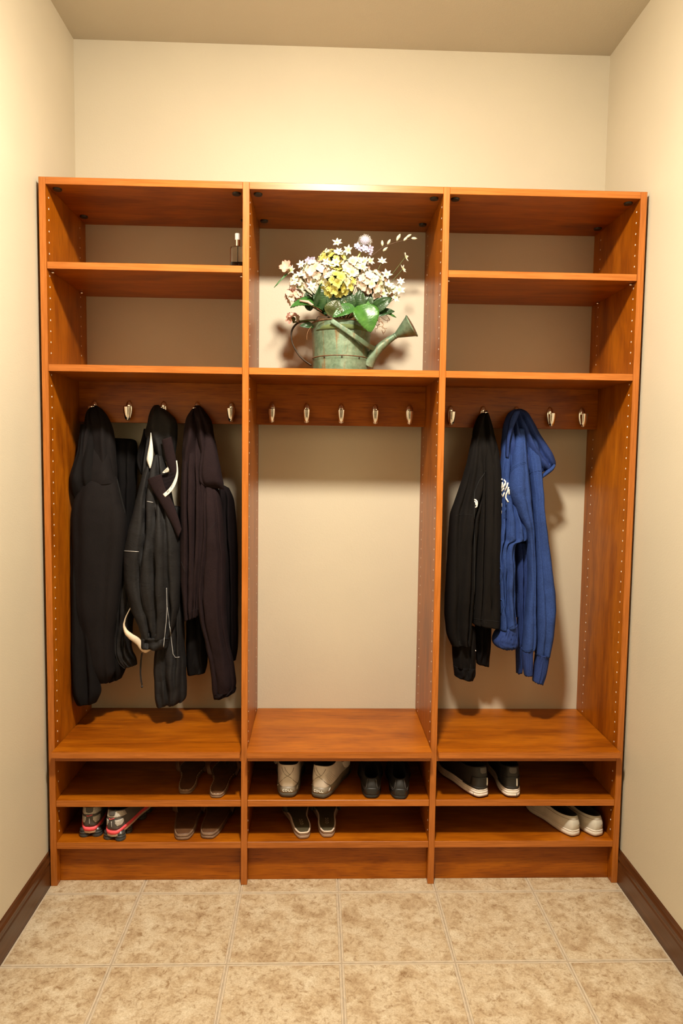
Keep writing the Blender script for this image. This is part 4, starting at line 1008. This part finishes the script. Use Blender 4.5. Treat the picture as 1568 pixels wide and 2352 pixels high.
for rr_, cnt in ((.008, 6), (.016, 12), (.024, 18)):
    for k in range(cnt):
        q = 2 * PI * k / cnt; c = fa + ax * (ln + .0040 - rr_ * .06) + (u0 * math.cos(q) + w0 * math.sin(q)) * rr_; g.append(tube_geo([c - ax * .001, c + ax * .0003], .0012, 6))
put('rose_holes', *join(*g), M_DARKMETAL, can, kind='stuff')
g = [lathe_geo([(.0005, .0016), (.0022, .0010), (.0028, 0), (.0005, -.001)], 10, Vector((math.cos(q), math.sin(q), 0)), (CX + (RB + .003) * math.cos(q), CY + (RB + .003) * math.sin(q), S2 + HT * .30)) for q in [-PI * (.1 + .2 * k) for k in range(5)]]
for q in g: put('rivet', *q, M_RUST, can)

# ------------------------------------------------------------------ bouquet
bq = thing('bouquet', 'artificial bouquet of cream, yellow and pink hydrangeas with green leaves', 'bouquet', (CX, CY, S2 + HT))
def petal_mat(name, inner, outer, r, tr=.15, vein=0):
    t = NT(name); tc = t.add('ShaderNodeTexCoord'); ln_ = t.add('ShaderNodeVectorMath', operation='LENGTH'); t.link(tc.outputs['Object'], ln_.inputs[0])
    mr = t.add('ShaderNodeMapRange'); mr.inputs['From Max'].default_value = r; t.link(ln_.outputs['Value'], mr.inputs['Value'])
    oi = t.add('ShaderNodeObjectInfo'); ad = t.add('ShaderNodeMath', operation='MULTIPLY_ADD'); t.link(oi.outputs['Random'], ad.inputs[0]); ad.inputs[1].default_value = .5; ad.inputs[2].default_value = -.25
    s_ = t.add('ShaderNodeMath', operation='ADD'); t.link(mr.outputs[0], s_.inputs[0]); t.link(ad.outputs[0], s_.inputs[1])
    t.color(t.ramp(s_.outputs[0], [(.25, inner), (.85, outer)])); t.set(Roughness=.7); t.b.inputs['Specular IOR Level'].default_value = .2
    t.b.inputs['Subsurface Weight'].default_value = 0.0
    return t.m
FP = {'yellow': petal_mat('yellow_petal', (.50, .44, .07), (.58, .54, .17), .013), 'cream': petal_mat('cream_petal', (.58, .56, .28), (.68, .66, .50), .013),
      'pink': petal_mat('pink_tinged_petal', (.62, .52, .34), (.68, .36, .30), .014), 'blush': petal_mat('blush_petal', (.64, .60, .46), (.70, .50, .42), .014)}
M_STAR = petal_mat('white_petal', (.58, .62, .28), (.72, .71, .58), .012); M_LIL = petal_mat('lilac_petal', (.42, .38, .50), (.52, .48, .64), .012)
M_ORCH = petal_mat('rose_petal', (.78, .68, .44), (.72, .36, .28), .020)
M_STEM = simple('green_stem', (.09, .13, .035), .6); M_TWIG = simple('brown_twig', (.10, .055, .03), .8); M_PIN = simple('pale_stamen', (.62, .60, .56), .6)
M_BUD = simple('pale_green_bud', (.60, .60, .42), .6, nscale=80, namp=.15); M_CORE = simple('inner_stems', (.10, .13, .04), .9); M_ROOT = simple('curly_root_fibre', (.30, .16, .08), .8)

def petal_geo(L, W, ang, tilt, cup=.2, point=0.0, nu=4, nv=4, r0=.0012):
    V, F = [], []; ca, sa = math.cos(ang), math.sin(ang)
    for i in range(nu + 1):
        u = i / nu; w = W * (math.sin(PI * min(1, (u * (.86 if not point else .97)) ** (.8 if not point else .7) + .04)) ** (.6 if not point else .9))
        for j in range(nv + 1):
            s_ = j / nv * 2 - 1; x = r0 + L * u - (0 if point else L * .10 * (u > .9) * (abs(s_) < .3)); y = w * s_ * .5
            z = x * math.sin(tilt) + cup * (s_ * s_) * w * .5 - .10 * L * u * u + .06 * L * math.sin(s_ * 3 + u * 4)
            x *= math.cos(tilt); V.append(Vector((x * ca - y * sa, x * sa + y * ca, z)))
    for i in range(nu):
        for j in range(nv): F.append([i * (nv + 1) + j, (i + 1) * (nv + 1) + j, (i + 1) * (nv + 1) + j + 1, i * (nv + 1) + j + 1])
    return V, F
def floret_geo(r, n=4, wide=1.12, tilt=.35, point=0.0, seed=0):
    rd = random.Random(seed); g = [petal_geo(r, r * wide, 2 * PI * k / n + rd.uniform(-.12, .12), tilt + rd.uniform(-.15, .2), .25, point) for k in range(n)]
    g.append(lathe_geo([(.0004, .0016), (.0013, .0010), (.0013, 0), (.0004, -.001)], 6)); return join(*g)
def orient(nrm, roll): return (Vector(nrm).to_track_quat('Z', 'Y') @ Matrix.Rotation(roll, 4, 'Z').to_quaternion()).to_euler()
protos = {}
def head(px, py, y, r, kinds, n, label, squash=.85, fr=.0135):
    c = at(px, py, y); rd = random.Random(int(px * 7 + py))
    g = lathe_geo([(.001, -r * .55 * squash)] + [(r * .62 * math.cos(q * PI / 12), r * .62 * squash * math.sin(q * PI / 12)) for q in range(-4, 6)] + [(.001, r * .62 * squash)], 16, (0, 0, 1), c)
    hd = put('hydrangea_head', *g, M_CORE, bq, label=label)
    inv = wm(hd).inverted()
    pts = []
    m = int(n * 1.9)
    for k in range(m):
        zc = 1 - 2 * (k + .5) / m; ph = k * 2.399963; q = Vector((math.sqrt(1 - zc * zc) * math.cos(ph), math.sqrt(1 - zc * zc) * math.sin(ph), zc))
        if q.dot(Vector((0, -.75, .5)).normalized()) > -.15: pts.append(q)
    for q in pts[:n + 8]:
        kd = rd.choice(kinds); rad = r * rd.uniform(.86, 1.03)
        p = c + Vector((q.x, q.y, q.z * squash)) * rad
        nn = (q + Vector((rd.uniform(-.35, .35), rd.uniform(-.35, .35), rd.uniform(-.2, .35)))).normalized()
        vr = rd.randrange(3)
        if (kd, vr) not in protos:
            V, F = floret_geo(fr, seed=vr + hash(kd) % 1 + 3 * vr); o = put('floret', V, F, FP[kd], hd, local=True); protos[(kd, vr)] = o
            o.location = inv @ p; o.rotation_euler = orient(nn, rd.uniform(0, 6.28)); o.scale = (1, 1, 1)
        else: clone(protos[(kd, vr)], hd, inv @ p, orient(nn, rd.uniform(0, 6.28)), rd.uniform(.85, 1.2))
    return c
hub = Vector((CX, CY - .01, S2 + HT - .01))
def stem(name, a, b, r=.0011, mat=None, bend=.015):
    mid = (a + b) / 2 + Vector((0, 0, bend)); return put(name, *tube_geo(catmull([tuple(a), tuple(mid), tuple(b)], 6), r, 6), mat or M_STEM, bq)
HEADS = [(774, 655, .105, .050, ['yellow', 'yellow', 'cream'], 34, 'large yellow hydrangea head'), (727, 632, .130, .046, ['cream', 'blush', 'blush'], 30, 'cream and blush hydrangea head, left'),
         (851, 655, .115, .046, ['pink', 'blush', 'cream'], 32, 'pink-edged hydrangea head, right'), (764, 606, .165, .045, ['yellow', 'cream'], 28, 'pale yellow hydrangea head, top'),
         (812, 622, .150, .046, ['cream', 'blush'], 28, 'cream hydrangea head, top right'), (689, 652, .140, .028, ['cream', 'blush'], 16, 'small cream hydrangea head, far left'),
         (673, 683, .140, .024, ['pink', 'blush'], 13, 'small pink hydrangea head, low left'), (672, 733, .150, .015, ['pink'], 6, 'pink florets hanging beside the handle'), (882, 672, .135, .024, ['blush', 'cream'], 12, 'small cream hydrangea head, right')]
for h in HEADS:
    c = head(*h); stem('stem', c + Vector((0, 0, -.01)), hub, .0025)

# star flowers, lilac flower, orchid, bud branch
sproto = None
for i, (x, y, d) in enumerate([(650, 215, .14), (662, 292, .13), (745, 280, .14), (340, 402, .12), (255, 452, .12), (935, 372, .13), (1035, 375, .13), (1235, 338, .14), (1212, 440, .13), (1075, 488, .12), (1090, 575, .10), (1195, 550, .11),
        (1185, 622, .11), (1150, 688, .12), (1135, 620, .12), (555, 382, .10), (640, 385, .09), (335, 490, .11), (285, 560, .11), (780, 470, .08), (870, 425, .09), (1045, 655, .10), (430, 590, .09), (885, 375, .12), (600, 400, .10), (720, 450, .085)]):
    p = zz(x, y, d); rd = random.Random(i * 13 + 5); nn = Vector((rd.uniform(-.5, .5), -1, rd.uniform(-.1, .8))).normalized()
    if i in (7, 8): nn = Vector((.8, -.6, .2)).normalized()
    if sproto is None:
        V, F = floret_geo(.0175, 6, .50, .25, 1.0, 5); sproto = put('star_flower', V, F, M_STAR, bq, local=True); o = sproto
        o.location = wm(bq).inverted() @ p; o.rotation_euler = orient(nn, rd.uniform(0, 6))
    else: o = clone(sproto, bq, wm(bq).inverted() @ p, orient(nn, rd.uniform(0, 6)), rd.uniform(.82, 1.12))
    if i not in (15, 16, 19, 20, 24, 25): stem('flower_stem', p - nn * .001, (p + hub) / 2 if i in (7, 8) else hub + (p - hub) * .35, .0008, bend=-.008)
    if i in (7, 8): stem('flower_stem', (p + hub) / 2, hub, .0009, bend=.01)
sc_c = zz(888, 205, .13)
V, F = lathe_geo([(.001, -.014), (.009, -.011), (.0145, -.004), (.016, .003), (.012, .011), (.006, .015), (.001, .016)], 16, (-.1, -.3, 1), sc_c)
sb = put('scabiosa_head', V, F, M_LIL, bq, label='round lilac-white pincushion flower')
g = []; rd = random.Random(4)
for k in range(150):
    zc = 1 - 1.7 * (k + .5) / 150; ph = k * 2.399963; q = Vector((math.sqrt(max(0, 1 - zc * zc)) * math.cos(ph), math.sqrt(max(0, 1 - zc * zc)) * math.sin(ph), zc))
    e = sc_c + q * (.0185 + rd.uniform(0, .0045)); g.append(tube_geo([sc_c + q * .012, e], .0004, 4)); g.append(lathe_geo([(.0002, .0010), (.0010, 0), (.0002, -.001)], 5, q, e))
put('pincushion', *join(*g), M_PIN, bq, kind='stuff')
lp = None
for (x, y, d) in [(820, 240, .125), (850, 270, .12), (905, 275, .12), (935, 265, .125), (930, 300, .13), (815, 255, .13), (880, 262, .115), (410, 355, .13), (440, 362, .125), (425, 378, .12), (395, 375, .13)]:
    p = zz(x, y, d); nn = Vector((rd.uniform(-.6, .6), -1, rd.uniform(-.5, .6))).normalized()
    if lp is None:
        V, F = floret_geo(.0095, 5, .8, .2, 0, 3); lp = put('lilac_floret', V, F, M_LIL, bq, local=True); lp.location = wm(bq).inverted() @ p; lp.rotation_euler = orient(nn, 0)
    else: clone(lp, bq, wm(bq).inverted() @ p, orient(nn, rd.uniform(0, 6)), rd.uniform(.8, 1.1))
stem('thick_stem', zz(868, 262, .13), zz(815, 365, .13), .0030, simple('pale_green_stem', (.42, .44, .18), .6), 0)
V, F = floret_geo(.022, 5, .9, .35, 0, 8); o = put('orchid_flower', V, F, M_ORCH, bq, local=True, label='dusky pink orchid bloom at the far left'); p = zz(212, 425, .115); o.location = wm(bq).inverted() @ p; o.rotation_euler = orient((-.4, -1, .5), .8)
stem('flower_stem', zz(240, 455, .12), hub, .0012, M_TWIG, .012)
brp = [tuple(zz(*q)) for q in ((850, 430, .14), (915, 355, .135), (975, 305, .13), (1050, 250, .13), (1120, 222, .13), (1200, 200, .13), (1290, 180, .13))]
put('bud_branch', *tube_geo(catmull(brp, 5), [.0014 - .0008 * i / 30 for i in range(31)], 7), M_TWIG, bq); stem('flower_stem', Vector(brp[0]), hub, .0014, M_TWIG, 0)
bproto = None
for x, y, a in ((1037, 222, 95), (1092, 210, 60), (1060, 272, 40), (1168, 178, 75), (1235, 182, 45), (1262, 158, 30), (1308, 178, -5), (1180, 165, 70)):
    d = Vector((math.cos(math.radians(a)), -.1, math.sin(math.radians(a)))); p = zz(x, y, .13)
    if bproto is None:
        bproto = put('bud', *lathe_geo([(.0006, -.0085), (.0032, -.005), (.0044, 0), (.0036, .005), (.0008, .0100)], 12), M_BUD, bq, local=True); bproto.location = wm(bq).inverted() @ p; bproto.rotation_euler = orient(d, 0)
    else: clone(bproto, bq, wm(bq).inverted() @ p, orient(d, 0), 1.0)

# leaves
def leafm(name, a, b, c):
    t = NT(name); v = t.coords(rnd=True); f = t.noise(v, 45, 4, .6); t.color(t.ramp(f, [(.3, a), (.55, b), (.75, c)])); t.set(Roughness=.38); t.b.inputs['Specular IOR Level'].default_value = .5
    t.bump(t.noise(v, 140, 3), .25, .0012); return t.m
M_LF = leafm('green_leaf', (.018, .075, .012), (.035, .125, .020), (.06, .18, .03)); M_LFB = leafm('bright_green_leaf', (.028, .10, .012), (.045, .15, .018), (.085, .21, .03)); M_LFD = leafm('deep_green_leaf', (.010, .034, .008), (.018, .055, .012), (.030, .075, .016))
M_LFO = leafm('olive_leaf', (.04, .05, .012), (.06, .075, .02), (.09, .09, .03))
def leaf(x0, y0, d0, x1, y1, d1, w, mat, cup=.25, droop=.012, face=(0, -1, .35), serr=.07, label=None):
    a, b = zz(x0, y0, d0), zz(x1, y1, d1); ax_ = b - a; L = ax_.length; t_ = ax_ / L; f = Vector(face); nn = (f - t_ * f.dot(t_)).normalized(); sd = t_.cross(nn); W = w / 3.733 * .00141
    nu, nv = 26, 10; V, F = [], []
    for i in range(nu + 1):
        u = i / nu; ww = W * .5 * math.sin(PI * min(1, u ** .72)) ** .75 * (1 + serr * abs(((u * 11) % 1) - .5) * 2) * (1 if u < .97 else .3) + .0004
        for j in range(nv + 1):
            s_ = j / nv * 2 - 1
            vein = .0022 * math.cos((u * 11 - abs(s_) * 1.6) * 2 * PI) * (abs(s_) > .05) * (1 - abs(s_) * .5) * min(1, W / .03)
            off = cup * abs(s_) ** 1.4 * ww + droop * -(2 * u - 1) ** 2 + vein - (.0012 if s_ == 0 else 0) + .003 * noise.noise(Vector((u * 3, s_ * 2, x0)))
            V.append(a + t_ * (L * u) + sd * (ww * s_) + nn * (off + droop))
    for i in range(nu):
        for j in range(nv): F.append([i * (nv + 1) + j, i * (nv + 1) + j + 1, (i + 1) * (nv + 1) + j + 1, (i + 1) * (nv + 1) + j])
    n0 = len(V); V += [v - nn * .0007 for v in V]; F += [[k + n0 for k in f_][::-1] for f_ in F]
    rim = [j for j in range(nv + 1)] + [i * (nv + 1) + nv for i in range(1, nu + 1)] + [nu * (nv + 1) + j for j in range(nv - 1, -1, -1)] + [i * (nv + 1) for i in range(nu - 1, 0, -1)]
    for p_, q_ in zip(rim, rim[1:] + rim[:1]): F.append([p_, q_, q_ + n0, p_ + n0][::-1])
    return put('leaf', V, F, mat, bq, label=label)
for l in [(540, 800, .115, 248, 770, .095, 205, M_LF, .3, .016, (-.1, -.6, .9)), (485, 800, .10, 517, 560, .09, 110, M_LFD, .3, .010, (.3, -1, .1)), (600, 850, .085, 655, 705, .075, 150, M_LFO, .15, .006, (0, -1, .3)),
          (850, 745, .070, 938, 985, .058, 205, M_LFB, .22, .014, (.1, -1, .45)), (800, 790, .098, 1012, 775, .094, 150, M_LFB, .2, .010, (0, -.9, .7)), (800, 765, .085, 612, 856, .070, 110, M_LF, .2, .008, (0, -1, .5)),
          (950, 800, .10, 1120, 688, .09, 100, M_LFD, .25, .010, (.3, -1, .3)), (960, 830, .10, 1142, 805, .10, 70, M_LFD, .2, .006), (1010, 790, .10, 1157, 857, .10, 24, M_LF, .2, .004),
          (735, 820, .10, 745, 615, .095, 130, M_LFD, .2, .008), (640, 800, .10, 585, 610, .095, 110, M_LFD, .25, .008), (820, 800, .10, 855, 615, .095, 115, M_LFD, .2, .008), (450, 930, .13, 328, 928, .12, 55, M_LFD, .2, .004),
          (900, 800, .105, 935, 650, .10, 90, M_LFD, .2, .008), (560, 830, .11, 440, 650, .11, 90, M_LFD, .25, .008), (700, 850, .095, 690, 690, .09, 110, M_LFO, .2, .006), (1000, 760, .12, 1070, 620, .12, 70, M_LFD, .2, .006),
          (225, 478, .12, 108, 600, .11, 13, M_LF, .1, .002), (420, 800, .13, 380, 640, .13, 80, M_LFD, .2, .006), (620, 830, .12, 800, 700, .12, 120, M_LFD, .2, .006), (600, 800, .14, 600, 620, .14, 160, M_LFD, .2, .006), (850, 800, .14, 860, 640, .14, 160, M_LFD, .2, .006)]:
    leaf(*l)
put('pink_leaf_edge', *tube_geo([zz(330, 712, .098), zz(400, 722, .094), (zz(460, 765, .092)), zz(520, 805, .10)], [.003, .0045, .003, .001], 8), FP['pink'], bq)
# curly fibres spilling over the rim at the right
rd = random.Random(12)
for k in range(9):
    x, y = rd.uniform(960, 1030), rd.uniform(850, 900); pts = [tuple(zz(x, y, .10))]
    for j in range(6):
        x += rd.uniform(-35, 45) if k > 3 else rd.uniform(-20, 22); y += rd.uniform(-28, 40) if k > 3 else rd.uniform(-14, 40); pts.append(tuple(zz(x, y, .10 + rd.uniform(-.015, .015))))
    put('root_fibre', *tube_geo(catmull(pts, 5), .0008 if k else .0012, 5), M_ROOT, bq)
put('root_fibre', *tube_geo(catmull([tuple(zz(430, 930, .10)), tuple(zz(395, 985, .09)), tuple(zz(390, 1050, .09))], 5), .0006, 5), M_ROOT, bq)
pts = [tuple(hub + Vector((math.cos(q / 3) * (.078 + .008 * math.sin(q)), math.sin(q / 3) * .078, .004 + .006 * math.sin(q * 1.7)))) for q in range(0, 20)]
put('moss', *lathe_geo([(.002, -.02), (.090, -.018), (.086, -.004), (.04, .012), (.002, .016)], 24, (0, 0, 1), hub), M_CORE, bq)
put('wire', *tube_geo(catmull([tuple(zz(470, 880, .09)), tuple(zz(490, 845, .085)), tuple(zz(540, 852, .08)), tuple(zz(600, 838, .08))], 5), .0012, 6), M_RUST, bq)
